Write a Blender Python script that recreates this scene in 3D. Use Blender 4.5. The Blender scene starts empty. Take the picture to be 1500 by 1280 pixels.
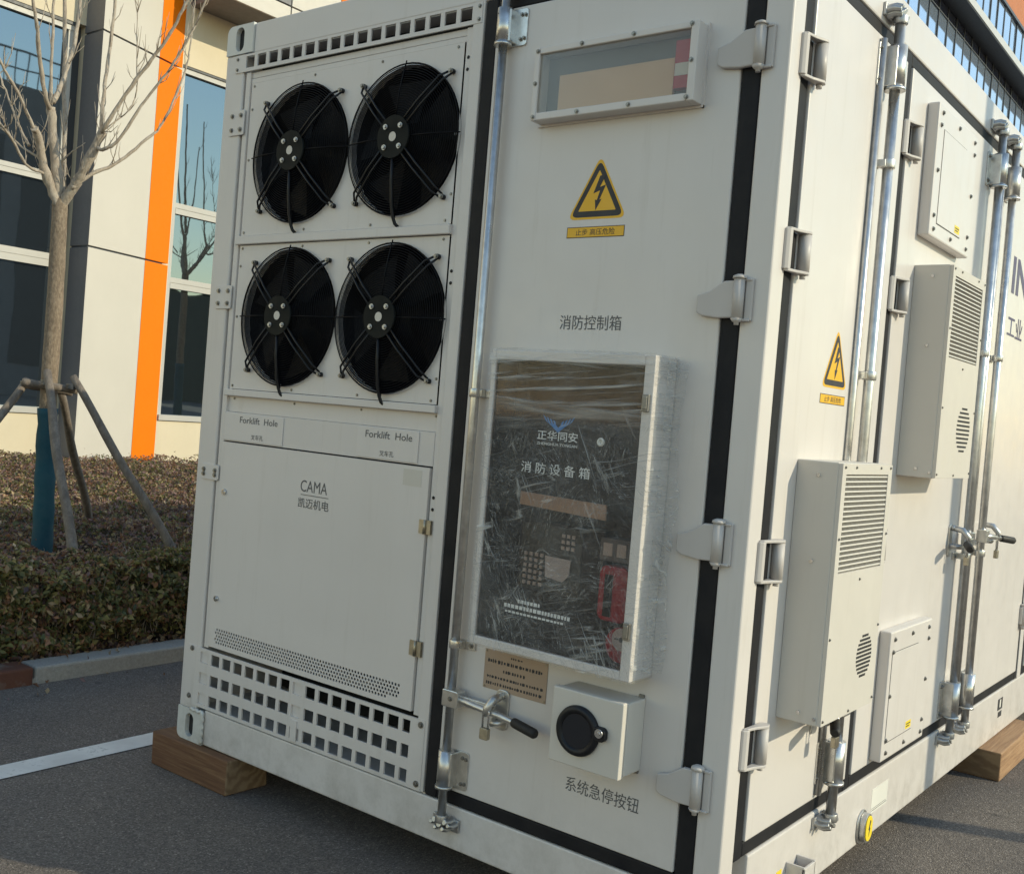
import bpy, bmesh, math, random
import numpy as np
from mathutils import Matrix, Vector, Euler
random.seed(7); rng = np.random.default_rng(7)
R_ = math.radians
sc = bpy.context.scene
col = sc.collection
W, H, L, G0 = 2.438, 2.896, 6.058, -0.14      # container width, height, length; ground level

# ------------------------------------------------------------------ camera, sky, sun, exposure
cd = bpy.data.cameras.new('camera'); cam = bpy.data.objects.new('camera', cd); col.objects.link(cam)
cd.sensor_fit = 'HORIZONTAL'; cd.sensor_width = 36; cd.lens = 1544.6 / 1500 * 36
cd.clip_start = 0.05; cd.clip_end = 1500
cam.location = (3.6422, -2.6459, 1.4371)
cam.rotation_euler = (Matrix.Rotation(0.6548, 3, 'Z') @ Matrix.Rotation(math.pi / 2 - 0.0233, 3, 'X') @ Matrix.Rotation(0.0809, 3, 'Z')).to_euler()
sc.camera = cam
SUN = Vector((1.0, 0.42, 0.52)).normalized()
wd = bpy.data.worlds.new('World'); sc.world = wd; wd.use_nodes = True
nt = wd.node_tree; bg = nt.nodes['Background']; sky = nt.nodes.new('ShaderNodeTexSky')
sky.sky_type = 'NISHITA'; sky.sun_disc = False
sky.sun_elevation = math.asin(SUN.z); sky.sun_rotation = math.atan2(SUN.x, SUN.y)
sky.air_density = 1.7; sky.dust_density = 0.0; sky.ozone_density = 1.3; sky.altitude = 50
nt.links.new(sky.outputs[0], bg.inputs[0]); bg.inputs[1].default_value = 0.15
sd = bpy.data.lights.new('sun', 'SUN'); sun = bpy.data.objects.new('sun', sd); col.objects.link(sun)
sd.energy = 2.6; sd.angle = R_(0.53); sd.color = (1.0, 0.90, 0.64)
sun.rotation_euler = SUN.to_track_quat('Z', 'Y').to_euler(); sun.location = (12, 5, 9)
vs = sc.view_settings; vs.view_transform = 'Standard'; vs.look = 'None'; vs.exposure = 0.43; vs.gamma = 1.0; vs.use_curve_mapping = False
sc.cycles.max_bounces = 10; sc.cycles.transparent_max_bounces = 16

# ------------------------------------------------------------------ materials
MATS = {}
class NT:
    def __init__(s, name):
        s.m = bpy.data.materials.new(name); s.m.use_nodes = True; s.t = s.m.node_tree
        s.b = s.t.nodes['Principled BSDF']; s.out = s.t.nodes['Material Output']
        MATS[name] = s.m
        s.co = s.n('ShaderNodeTexCoord').outputs['Object']
    def n(s, typ, **kw):
        x = s.t.nodes.new(typ)
        for k, v in kw.items(): setattr(x, k, v)
        return x
    def l(s, a, b): s.t.links.new(a, b)
    def noise(s, scale, detail=4, rough=.6, vec=None, dist=0):
        x = s.n('ShaderNodeTexNoise'); x.inputs['Scale'].default_value = scale; x.inputs['Detail'].default_value = detail
        x.inputs['Roughness'].default_value = rough; x.inputs['Distortion'].default_value = dist
        s.l(vec if vec is not None else s.co, x.inputs['Vector']); return x.outputs['Fac']
    def ramp(s, fac, stops):
        r = s.n('ShaderNodeValToRGB'); e = r.color_ramp.elements
        while len(e) < len(stops): e.new(.5)
        for k, (p, c) in enumerate(stops):
            e[k].position = p; e[k].color = (*c, 1) if len(c) == 3 else c
        s.l(fac, r.inputs[0]); return r.outputs[0]
    def mapping(s, scale=(1, 1, 1), rot=(0, 0, 0)):
        x = s.n('ShaderNodeMapping'); x.inputs['Scale'].default_value = scale; x.inputs['Rotation'].default_value = rot
        s.l(s.co, x.inputs[0]); return x.outputs[0]
    def bump(s, h, strength, dist):
        x = s.n('ShaderNodeBump'); x.inputs['Strength'].default_value = strength; x.inputs['Distance'].default_value = dist
        s.l(h, x.inputs['Height']); return x
    def mix(s, fac, a, b, blend='MIX'):
        x = s.n('ShaderNodeMix', data_type='RGBA', blend_type=blend)
        for sock, v in ((x.inputs[0], fac), (x.inputs[6], a), (x.inputs[7], b)):
            if isinstance(v, (int, float)): sock.default_value = v
            elif isinstance(v, tuple): sock.default_value = (*v, 1)
            else: s.l(v, sock)
        return x.outputs[2]
    def math(s, op, a, b=0.0):
        x = s.n('ShaderNodeMath', operation=op)
        for sock, v in ((x.inputs[0], a), (x.inputs[1], b)):
            if isinstance(v, (int, float)): sock.default_value = v
            else: s.l(v, sock)
        return x.outputs[0]

def tint(c, f): return tuple(min(1, x * f) for x in c)

def paint(name, c, rough=.45, var=.06, wob=.0, dirt=0.0, peel=.02, spec=.5, metal=0):
    s = NT(name); n1 = s.noise(1.7, 5); n2 = s.noise(14, 4)
    a = s.ramp(n1, [(.3, tint(c, 1 - var)), (.7, tint(c, 1 + var * .6))])
    if dirt:
        st = s.noise(2.2, 6, .7, s.mapping((9, 9, .7)))
        d = s.ramp(st, [(.56, (0, 0, 0)), (.8, (dirt, dirt, dirt))])
        a = s.mix(d, a, tuple(x * y for x, y in zip(c, (.62, .58, .50))))
        sp = s.ramp(s.noise(60, 3, .8), [(.70, (0, 0, 0)), (.76, (dirt * .8,) * 3)])
        a = s.mix(sp, a, tuple(x * .6 for x in c))
    if dirt > .2:
        sm = s.ramp(s.noise(1.1, 6, .62, s.mapping((1.4, 1.4, .5)), 1.2), [(.50, (0, 0, 0)), (.72, (dirt * .55,) * 3)])
        a = s.mix(sm, a, tuple(x * y for x, y in zip(c, (.80, .79, .76))))
        sep = s.n('ShaderNodeSeparateXYZ'); s.l(s.co, sep.inputs[0]); mr = s.n('ShaderNodeMapRange'); mr.inputs['From Min'].default_value = .42; mr.inputs['From Max'].default_value = 0.0; s.l(sep.outputs[2], mr.inputs[0])
        sp2 = s.math('MULTIPLY', s.math('MULTIPLY', mr.outputs[0], mr.outputs[0]), s.ramp(s.noise(9, 7, .75), [(.42, (0, 0, 0)), (.70, (.55,) * 3)]))
        a = s.mix(sp2, a, (.26, .235, .20))
    s.l(a, s.b.inputs['Base Color'])
    r = s.ramp(n2, [(.3, (rough * .85,) * 3), (.7, (min(1, rough * 1.2),) * 3)]); s.l(r, s.b.inputs['Roughness'])
    s.b.inputs['Metallic'].default_value = metal; s.b.inputs['Specular IOR Level'].default_value = spec
    hb = s.bump(s.noise(420, 2), peel, .002)
    if wob:
        wb = s.bump(s.noise(2.6, 2, .4), wob, .05); s.l(wb.outputs[0], hb.inputs['Normal'])
    s.l(hb.outputs[0], s.b.inputs['Normal'])
    return s.m

CW = (.640, .602, .576)
paint('container_paint', CW, .34, .035, .16, .32)
paint('unit_paint', (.640, .602, .576), .38, .03, .12, .30)
paint('panel_paint', (.66, .619, .59), .4, .03, .10, .24)
paint('ac_paint', (.585, .55, .50), .5, .03, .04, .16)
paint('hinge_paint', (.52, .487, .468), .5, .08, .05, .35)
paint('dark_inside', (.018, .019, .021), .7, .2)  # near black colour standing in for the shade inside openings
paint('black_plastic', (.008, .009, .012), .45, .2, spec=.35)
paint('fan_black', (.0022, .0026, .005), .6, .2, spec=.2)
paint('hub_dark', (.010, .012, .012), .6, .2, spec=.12)
paint('grip_rubber', (.018, .016, .015), .65, .2)
paint('ink_black', (.03, .03, .035), .6, .1)
paint('ink_grey', (.10, .10, .105), .6, .1)
paint('ink_purple', (.07, .06, .13), .5, .1)
paint('ink_white', (.72, .72, .70), .6, .08)
paint('ink_blue', (.04, .19, .50), .5, .1)
paint('sign_yellow', (.78, .43, .015), .45, .05)
paint('tag_yellow', (.82, .62, .03), .5, .05)
paint('sticker_white', (.70, .69, .64), .55, .07)
paint('sticker_pale', (.60, .56, .50), .55, .1)
paint('brass_plate', (.40, .30, .225), .5, .1, metal=.15)
paint('tape_tan', (.62, .46, .31), .6, .12)
paint('card_tan', (.78, .56, .38), .7, .15)
paint('alarm_red', (.45, .012, .03), .4, .1)
paint('grey_module', (.16, .165, .165), .5, .1)
paint('board_green', (.055, .06, .05), .5, .25)
paint('cabinet_dark', (.022, .019, .018), .6, .3)
paint('cream_wall', (.66, .57, .42), .8, .05, .02, .12)
paint('white_panel', (.57, .53, .475), .5, .03, .03, .05)
paint('orange_panel', (.84, .19, .0), .55, .03, .02, .02, spec=.2)
paint('grey_panel', (.17, .165, .175), .5, .05, .02)
paint('grey_soffit', (.20, .195, .19), .6, .08)
paint('frame_alu', (.46, .44, .41), .45, .06, spec=.6)
paint('mullion_dark', (.05, .055, .065), .45, .1)
paint('fascia_pale', (.50, .51, .52), .5, .05)
paint('terracotta', (.45, .15, .05), .7, .06)
paint('far_wall', (.22, .22, .23), .8, .1)
paint('far_green', (.035, .045, .02), .9, .3)
paint('pole_grey', (.3, .3, .3), .4, .1, metal=.4)
paint('wrap_teal', (.012, .075, .105), .75, .25, .3)
paint('weld_paint', (.64, .635, .6), .5, .1, .2, .3)

def metal(name, c, rough, scale=30, stretch=(1, 1, 1)):
    s = NT(name); v = s.mapping(stretch); n = s.noise(scale, 5, .65, v); m2 = s.noise(7, 4, .6)
    s.l(s.ramp(n, [(.25, tint(c, .72)), (.75, tint(c, 1.12))]), s.b.inputs['Base Color'])
    s.l(s.ramp(m2, [(.3, (rough * .7,) * 3), (.7, (rough * 1.35,) * 3)]), s.b.inputs['Roughness'])
    s.b.inputs['Metallic'].default_value = .92
    s.l(s.bump(n, .12, .002).outputs[0], s.b.inputs['Normal'])
metal('galvanised', (.66, .65, .63), .34, 26)
metal('galvanised_cast', (.50, .50, .50), .42, 40)
metal('steel_bright', (.70, .70, .70), .2, 60)
metal('brass', (.46, .41, .32), .42, 50)
metal('steel_dull', (.30, .29, .27), .45, 60)

s = NT('rubber'); n = s.noise(9, 5)
s.l(s.ramp(n, [(.3, (.007, .0075, .011)), (.75, (.020, .019, .020))]), s.b.inputs['Base Color'])
s.b.inputs['Roughness'].default_value = .62; s.l(s.bump(s.noise(60, 3), .15, .003).outputs[0], s.b.inputs['Normal'])
s.b.inputs['Specular IOR Level'].default_value = .22; s.b.inputs['Sheen Weight'].default_value = .03; s.b.inputs['Sheen Roughness'].default_value = .4

s = NT('asphalt')
v1 = s.n('ShaderNodeTexVoronoi'); v1.inputs['Scale'].default_value = 210; s.l(s.co, v1.inputs['Vector'])
agg = s.ramp(v1.outputs['Color'], [(.12, (.080, .068, .060)), (.5, (.142, .121, .108)), (.82, (.21, .18, .16)), (.97, (.40, .35, .31))])
big = s.ramp(s.noise(.9, 6, .65), [(.3, (.74, .74, .76)), (.72, (1.22, 1.2, 1.15))])
c = s.mix(1.0, agg, big, 'MULTIPLY')
spots = s.ramp(s.noise(3.7, 3, .5, None, .4), [(.695, (0, 0, 0)), (.75, (.55,) * 3)]); c = s.mix(spots, c, (.018, .018, .018))
sc2 = s.ramp(s.noise(1.3, 8, .7, s.mapping((1, .25, 1))), [(.60, (0, 0, 0)), (.78, (.25,) * 3)]); c = s.mix(sc2, c, (.13, .125, .115))
s.l(c, s.b.inputs['Base Color']); s.b.inputs['Roughness'].default_value = .9
hh = s.math('ADD', v1.outputs['Distance'], s.math('MULTIPLY', s.noise(5, 5), .6))
s.l(s.bump(hh, .55, .006).outputs[0], s.b.inputs['Normal'])

s = NT('line_paint'); n = s.noise(38, 6, .75); n2 = s.noise(5, 5, .6)
wear = s.ramp(s.math('ADD', s.math('MULTIPLY', n, .6), s.math('MULTIPLY', n2, .4)), [(.54, (0, 0, 0)), (.68, (1, 1, 1))])
s.l(s.mix(wear, s.ramp(n2, [(.3, (.60, .58, .55)), (.7, (.78, .76, .72))]), (.16, .155, .15)), s.b.inputs['Base Color'])
s.b.inputs['Roughness'].default_value = .75; s.l(s.bump(n, .4, .004).outputs[0], s.b.inputs['Normal'])

def stone(name, c, c2, stain=None):
    s = NT(name); n = s.noise(70, 5, .7); n2 = s.noise(4, 5)
    a = s.mix(s.ramp(n2, [(.35, (0, 0, 0)), (.7, (1, 1, 1))]), c, c2)
    a = s.mix(.35, a, s.ramp(n, [(.3, tint(c, .5)), (.7, tint(c, 1.4))]))
    if stain:
        a = s.mix(s.ramp(s.noise(5.5, 5), [(.38, (0, 0, 0)), (.55, (.9,) * 3)]), a, stain)
    s.l(a, s.b.inputs['Base Color']); s.b.inputs['Roughness'].default_value = .88
    s.l(s.bump(n, .3, .004).outputs[0], s.b.inputs['Normal'])
stone('kerb_stone', (.37, .355, .33), (.29, .28, .26))
stone('kerb_stained', (.20, .18, .16), (.16, .13, .11), (.11, .035, .018))
stone('soil', (.075, .05, .035), (.11, .08, .06))

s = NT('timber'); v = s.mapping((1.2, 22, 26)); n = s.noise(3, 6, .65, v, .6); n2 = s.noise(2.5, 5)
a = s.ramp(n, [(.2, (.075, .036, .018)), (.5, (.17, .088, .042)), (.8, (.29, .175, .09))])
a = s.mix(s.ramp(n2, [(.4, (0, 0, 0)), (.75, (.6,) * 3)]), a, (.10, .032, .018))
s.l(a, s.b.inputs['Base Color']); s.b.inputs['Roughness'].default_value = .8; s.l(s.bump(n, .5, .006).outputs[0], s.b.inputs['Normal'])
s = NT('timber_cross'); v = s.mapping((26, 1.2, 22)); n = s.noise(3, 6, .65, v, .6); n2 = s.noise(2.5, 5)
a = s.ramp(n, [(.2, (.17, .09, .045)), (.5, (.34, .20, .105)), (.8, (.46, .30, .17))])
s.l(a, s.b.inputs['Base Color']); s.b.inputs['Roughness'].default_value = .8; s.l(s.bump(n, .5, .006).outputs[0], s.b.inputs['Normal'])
s = NT('timber_end'); w = s.n('ShaderNodeTexWave', wave_type='RINGS'); w.inputs['Scale'].default_value = 9; w.inputs['Distortion'].default_value = 14; w.inputs['Detail'].default_value = 4
s.l(s.mapping((.4, 1, 1), (0, 0, 0)), w.inputs[0])
a = s.ramp(w.outputs['Fac'], [(.1, (.15, .095, .052)), (.9, (.22, .15, .085))]); s.l(a, s.b.inputs['Base Color']); s.b.inputs['Roughness'].default_value = .9
s.l(s.bump(s.noise(80, 4), .4, .004).outputs[0], s.b.inputs['Normal'])

def bark(name, c1, c2, c3, zs=6, fs=24):
    s = NT(name); n = s.noise(fs, 7, .78, s.mapping((1, 1, .45))); n2 = s.noise(zs, 5, .6)
    a = s.ramp(n, [(.25, c1), (.5, c2), (.75, c3)]); a = s.mix(s.ramp(n2, [(.5, (0, 0, 0)), (.8, (.5,) * 3)]), a, c1)
    s.l(a, s.b.inputs['Base Color']); s.b.inputs['Roughness'].default_value = .88
    s.l(s.bump(n, .9, .010).outputs[0], s.b.inputs['Normal'])
bark('bark_trunk', (.09, .065, .045), (.25, .19, .135), (.46, .38, .28), 6, 70)
bark('bark_branch', (.20, .16, .125), (.40, .335, .27), (.56, .50, .42), 9, 34)
bark('stake_wood', (.10, .08, .065), (.20, .165, .135), (.33, .285, .235))

s = NT('leaf'); at = s.n('ShaderNodeVertexColor'); at.layer_name = 'leaf'
s.l(at.outputs[0], s.b.inputs['Base Color']); s.b.inputs['Roughness'].default_value = .55
tl = s.n('ShaderNodeBsdfTranslucent'); s.l(at.outputs[0], tl.inputs[0]); mx = s.n('ShaderNodeMixShader'); mx.inputs[0].default_value = .35
s.l(s.b.outputs[0], mx.inputs[1]); s.l(tl.outputs[0], mx.inputs[2]); s.l(mx.outputs[0], s.out.inputs[0])

def pane_mat(name, c, ior, rough=.015, wav=.02, scale=1.2, tintc=(1, 1, 1), met=0):
    s = NT(name); s.b.inputs['Base Color'].default_value = (*c, 1); s.b.inputs['Roughness'].default_value = rough
    s.b.inputs['IOR'].default_value = ior; s.b.inputs['Specular Tint'].default_value = (*tintc, 1); s.b.inputs['Metallic'].default_value = met
    s.l(s.bump(s.noise(scale, 2, .4), wav, .05).outputs[0], s.b.inputs['Normal'])
pane_mat('window_pane', (.014, .017, .020), 3.1, tintc=(.72, .88, 1.0))
pane_mat('curtain_pane', (.50, .62, .80), 1.5, .05, .03, .6, met=.75)
pane_mat('spandrel_pane', (.03, .035, .06), 1.6, .08)
pane_mat('lens_dark', (.020, .021, .026), 1.45, .12)

def clear_mat(name, glossy=.1, haze=.0, tintc=(1, 1, 1), rough=.05):
    s = NT(name); tr = s.n('ShaderNodeBsdfTransparent'); tr.inputs[0].default_value = (*tintc, 1)
    s.b.inputs['Base Color'].default_value = (.75, .75, .74, 1); s.b.inputs['Roughness'].default_value = .5
    gl = s.n('ShaderNodeBsdfGlossy'); gl.inputs['Roughness'].default_value = rough
    m1 = s.n('ShaderNodeMixShader'); m1.inputs[0].default_value = haze; s.l(tr.outputs[0], m1.inputs[1]); s.l(s.b.outputs[0], m1.inputs[2])
    fr = s.n('ShaderNodeFresnel'); fr.inputs[0].default_value = 1.45
    m2 = s.n('ShaderNodeMixShader'); s.l(s.math('MULTIPLY', fr.outputs[0], glossy * 10), m2.inputs[0]); s.l(m1.outputs[0], m2.inputs[1]); s.l(gl.outputs[0], m2.inputs[2])
    s.l(m2.outputs[0], s.out.inputs[0]); return s
clear_mat('cabinet_glass', .028, .01, (.85, .80, .78))
clear_mat('viewer_glass', .06, .07, (.96, .95, .93), .12)

def film_mat(name, base, gain, bands):
    s = NT(name); tot = None
    sep = s.n('ShaderNodeSeparateXYZ'); s.l(s.co, sep.inputs[0])
    def stretched(ang, a, b, seed, det=2):
        v = s.mapping((1, 1, 1), (0, R_(ang), 0)); mp = s.n('ShaderNodeMapping'); mp.inputs['Scale'].default_value = (a, 1, b); mp.inputs['Location'].default_value = (seed, seed * .7, 0); s.l(v, mp.inputs[0])
        return s.noise(1.0, det, .5, mp.outputs[0], .25)
    for q, (ang, a, b, wd, st) in enumerate(((8, 7, 70, .020, .8), (32, 8, 84, .018, .8), (55, 8, 90, .018, .9), (78, 7, 84, .018, .8), (-70, 8, 90, .018, .9), (-42, 8, 92, .018, .9), (-18, 7, 80, .018, .8), (48, 14, 130, .030, .45), (-55, 14, 140, .030, .45), (15, 2.0, 22, .022, 1.0), (-62, 2.0, 24, .020, 1.0))):
        n = stretched(ang, a, b, q * 3.1)
        ridge = s.math('SUBTRACT', 1.0, s.math('MINIMUM', s.math('DIVIDE', s.math('ABSOLUTE', s.math('SUBTRACT', n, .5)), wd), 1.0))
        msk = s.ramp(s.noise(6.5, 2, .5, s.mapping((1, 1, 1), (.3 * ang, .1 + q, ang))), [(.46, (.03,) * 3), (.64, (1, 1, 1))])
        k = s.math('MULTIPLY', s.math('MULTIPLY', ridge, msk), st)
        tot = k if tot is None else s.math('MAXIMUM', tot, k)
    if bands:                                     # taut horizontal creases across the top of the wrap
        up = s.n('ShaderNodeMapRange'); up.inputs['From Min'].default_value = 1.36; up.inputs['From Max'].default_value = 1.50; s.l(sep.outputs[2], up.inputs[0])
        bd = s.ramp(stretched(-3, 2.2, 34, 5, 3), [(.50, (0, 0, 0)), (.70, (.85,) * 3)]); bd2 = s.ramp(stretched(5, 3, 70, 9, 3), [(.54, (0, 0, 0)), (.68, (.8,) * 3)])
        bands_ = s.math('MULTIPLY', s.math('MAXIMUM', bd, bd2), up.outputs[0])
        tot = s.math('MAXIMUM', s.math('MULTIPLY', tot, s.math('SUBTRACT', 1.0, s.math('MULTIPLY', up.outputs[0], .75))), bands_)
    cl = s.ramp(s.noise(5.2, 5, .65), [(.42, (0, 0, 0)), (.75, (.10,) * 3)])
    fac = s.math('MINIMUM', s.math('ADD', s.math('ADD', s.math('MULTIPLY', tot, gain), base), cl), .9)
    tr = s.n('ShaderNodeBsdfTransparent')
    s.b.inputs['Base Color'].default_value = (.66, .665, .65, 1); s.b.inputs['Roughness'].default_value = .2; s.b.inputs['Specular IOR Level'].default_value = .7
    s.l(s.bump(tot, .7, .006).outputs[0], s.b.inputs['Normal'])
    mx = s.n('ShaderNodeMixShader'); s.l(fac, mx.inputs[0]); s.l(tr.outputs[0], mx.inputs[1]); s.l(s.b.outputs[0], mx.inputs[2]); s.l(mx.outputs[0], s.out.inputs[0])
film_mat('film_front', .035, .50, True)
film_mat('film_side', .08, .45, False)

# ------------------------------------------------------------------ mesh helpers
def END(a, d, z): return (a, -d, z)            # a along the end face, d out of it
def SIDE(a, d, z): return (W + d, a, z)        # a along the long side, d out of it
def WLD(x, y, z): return (x, y, z)

class MB:
    def __init__(s, T=WLD): s.v = []; s.f = []; s.sm = []; s.T = T
    def add(s, vs, fs, smooth=False):
        o = len(s.v); s.v += [s.T(*p) for p in vs]; s.f += [tuple(i + o for i in q) for q in fs]; s.sm += [smooth] * len(fs); return s
    def box(s, a0, a1, d0, d1, z0, z1):
        return s.add([(a0, d0, z0), (a1, d0, z0), (a1, d1, z0), (a0, d1, z0), (a0, d0, z1), (a1, d0, z1), (a1, d1, z1), (a0, d1, z1)],
                     [(0, 3, 2, 1), (4, 5, 6, 7), (0, 1, 5, 4), (1, 2, 6, 5), (2, 3, 7, 6), (3, 0, 4, 7)])
    def tube(s, pts, rad, n=12, caps=True, smooth=True):
        pts = [Vector(p) for p in pts]; m = len(pts)
        rad = [rad] * m if isinstance(rad, (int, float)) else rad
        vs = []; u = None
        for i, p in enumerate(pts):
            t = (pts[min(i + 1, m - 1)] - pts[max(i - 1, 0)]).normalized()
            if u is None: u = t.orthogonal().normalized()
            u = (u - t * u.dot(t)).normalized(); w = t.cross(u)
            for k in range(n):
                an = 2 * math.pi * k / n; vs.append(tuple(p + (u * math.cos(an) + w * math.sin(an)) * rad[i]))
        fs = [(i * n + k, i * n + (k + 1) % n, (i + 1) * n + (k + 1) % n, (i + 1) * n + k) for i in range(m - 1) for k in range(n)]
        s.add(vs, fs, smooth)
        if caps:
            o = len(s.v) - len(vs); s.f += [tuple(o + k for k in range(n))[::-1], tuple(o + (m - 1) * n + k for k in range(n))]; s.sm += [False, False]
        return s
    def disc(s, a, z, d0, d1, r, n=24, rz=None):  # short cylinder standing out of a face
        rz = rz or r; p = [(a + r * math.cos(2 * math.pi * k / n), z + rz * math.sin(2 * math.pi * k / n)) for k in range(n)]
        return s.prism(p, d0, d1, True)
    def prism(s, poly, d0, d1, smooth=False):     # polygon in (a,z), thickness in d
        n = len(poly)
        s.add([(a, d0, z) for a, z in poly] + [(a, d1, z) for a, z in poly], [])
        o = len(s.v) - 2 * n
        s.f += [tuple(o + k for k in range(n)), tuple(o + n + k for k in range(n))[::-1]]; s.sm += [False, False]
        for k in range(n): s.f.append((o + k, o + (k + 1) % n, o + n + (k + 1) % n, o + n + k)); s.sm.append(smooth)
        return s
    def prism_z(s, poly, z0, z1):                 # polygon in plan, height in z
        n = len(poly); s.add([(a, d, z0) for a, d in poly] + [(a, d, z1) for a, d in poly], [(tuple(range(n))), tuple(range(n, 2 * n))[::-1]] + [(k, (k + 1) % n, n + (k + 1) % n, n + k) for k in range(n)])
        return s
    def ring(s, a, z, d, r, wr, n=56, m=4, arc=None):
        vs = []; fs = []
        for k in range(n):
            t = 2 * math.pi * k / n
            for j in range(m):
                q = 2 * math.pi * j / m; rr = r + wr * math.cos(q); vs.append((a + rr * math.cos(t), d + wr * math.sin(q), z + rr * math.sin(t)))
        for k in range(n):
            for j in range(m): fs.append((k * m + j, ((k + 1) % n) * m + j, ((k + 1) % n) * m + (j + 1) % m, k * m + (j + 1) % m))
        return s.add(vs, fs, True)
    def holeplate(s, xs, zs, solid, d0, d1):
        nx, nz = len(xs) - 1, len(zs) - 1
        S = lambda i, j: 0 <= i < nx and 0 <= j < nz and solid(i, j)
        for i in range(nx):
            for j in range(nz):
                if not S(i, j): continue
                a0, a1, z0, z1 = xs[i], xs[i + 1], zs[j], zs[j + 1]
                s.add([(a0, d1, z0), (a1, d1, z0), (a1, d1, z1), (a0, d1, z1)], [(0, 1, 2, 3)])
                s.add([(a0, d0, z0), (a1, d0, z0), (a1, d0, z1), (a0, d0, z1)], [(3, 2, 1, 0)])
                if not S(i - 1, j): s.add([(a0, d0, z0), (a0, d1, z0), (a0, d1, z1), (a0, d0, z1)], [(0, 1, 2, 3)])
                if not S(i + 1, j): s.add([(a1, d0, z0), (a1, d1, z0), (a1, d1, z1), (a1, d0, z1)], [(3, 2, 1, 0)])
                if not S(i, j - 1): s.add([(a0, d0, z0), (a1, d0, z0), (a1, d1, z0), (a0, d1, z0)], [(0, 1, 2, 3)])
                if not S(i, j + 1): s.add([(a0, d0, z1), (a1, d0, z1), (a1, d1, z1), (a0, d1, z1)], [(3, 2, 1, 0)])
        return s
    def holecell(s, x0, x1, z0, z1, cx, cz, r, d0, d1, n=48, ph=0):  # rectangle with a round hole, front skin and hole wall
        an = [ph + 2 * math.pi * k / n for k in range(n)] + [math.atan2(z - cz, x - cx) % (2 * math.pi) for x in (x0, x1) for z in (z0, z1)]
        an = sorted(a % (2 * math.pi) for a in an); m = len(an); inn = []; out = []
        for a in an:
            c, q = math.cos(a), math.sin(a)
            t = min([(x1 - cx) / c if c > 1e-9 else 1e9, (x0 - cx) / c if c < -1e-9 else 1e9, (z1 - cz) / q if q > 1e-9 else 1e9, (z0 - cz) / q if q < -1e-9 else 1e9])
            out.append((cx + t * c, cz + t * q)); inn.append((cx + r * c, cz + r * q))
        vs = [(x, d1, z) for x, z in out] + [(x, d1, z) for x, z in inn] + [(x, d0, z) for x, z in inn]
        fs = [(k, (k + 1) % m, m + (k + 1) % m, m + k) for k in range(m)] + [(m + k, m + (k + 1) % m, 2 * m + (k + 1) % m, 2 * m + k) for k in range(m)]
        return s.add(vs, fs)
    def mesh(s, name, fix=True):
        me = bpy.data.meshes.new(name); me.from_pydata(s.v, [], s.f)
        me.polygons.foreach_set('use_smooth', s.sm)
        if fix:
            bm = bmesh.new(); bm.from_mesh(me); bmesh.ops.recalc_face_normals(bm, faces=bm.faces); bm.to_mesh(me); bm.free()
        me.update(); return me

def link(name, me, mat, parent=None, bevel=0, label=None, loc=(0, 0, 0), kind=None, seg=2):
    o = bpy.data.objects.new(name, me); col.objects.link(o); o.location = loc
    if mat and not me.materials: me.materials.append(MATS[mat])
    if parent is not None:
        o.parent = parent; o.matrix_parent_inverse = Matrix.Translation(-wloc(parent))
    if bevel:
        b = o.modifiers.new('bevel', 'BEVEL'); b.width = bevel; b.segments = seg; b.limit_method = 'ANGLE'; b.angle_limit = R_(35); b.harden_normals = False
    if label: o['label'] = label
    if kind: o['kind'] = kind
    return o
def wloc(o):
    v = Vector(o.location)
    return v if o.parent is None else v        # children keep world coordinates (parent inverse cancels the parent's place)
def B(name, mb, mat, parent=None, bevel=0, label=None, fix=True, kind=None, seg=2):
    return link(name, mb.mesh(name, fix), mat, parent, bevel, label, (0, 0, 0), kind, seg)
def thing(name, label, cat, loc=(0, 0, 0), group=None):
    o = bpy.data.objects.new(name, None); col.objects.link(o); o.location = loc; o.empty_display_size = .1
    o['label'] = label; o['category'] = cat
    if group: o['group'] = group
    return o
def tag(o, label=None, cat=None, group=None, kind=None):
    for k, v in (('label', label), ('category', cat), ('group', group), ('kind', kind)):
        if v: o[k] = v
    return o

def lettering(body, a0, a1, z0, z1, d, T, mat, parent, bold=0.0, name='lettering', slope=0.0):
    cu = bpy.data.curves.new('t', 'FONT'); cu.body = body; cu.offset = bold; cu.resolution_u = 3
    o = bpy.data.objects.new('t', cu); col.objects.link(o)
    me = bpy.data.meshes.new_from_object(o.evaluated_get(bpy.context.evaluated_depsgraph_get()))
    bpy.data.objects.remove(o); bpy.data.curves.remove(cu)
    n = len(me.vertices); co = np.empty(n * 3); me.vertices.foreach_get('co', co); co = co.reshape(-1, 3)
    lo, hi = co.min(0), co.max(0); sp = np.maximum(hi - lo, 1e-6)
    for v in me.vertices:
        fx = (v.co.x - lo[0]) / sp[0]; v.co = T(a0 + (a1 - a0) * fx, d, z0 + (z1 - z0) * (v.co.y - lo[1]) / sp[1] + slope * fx)
    me.materials.clear(); me.name = name
    return link(name, me, mat, parent)

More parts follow.
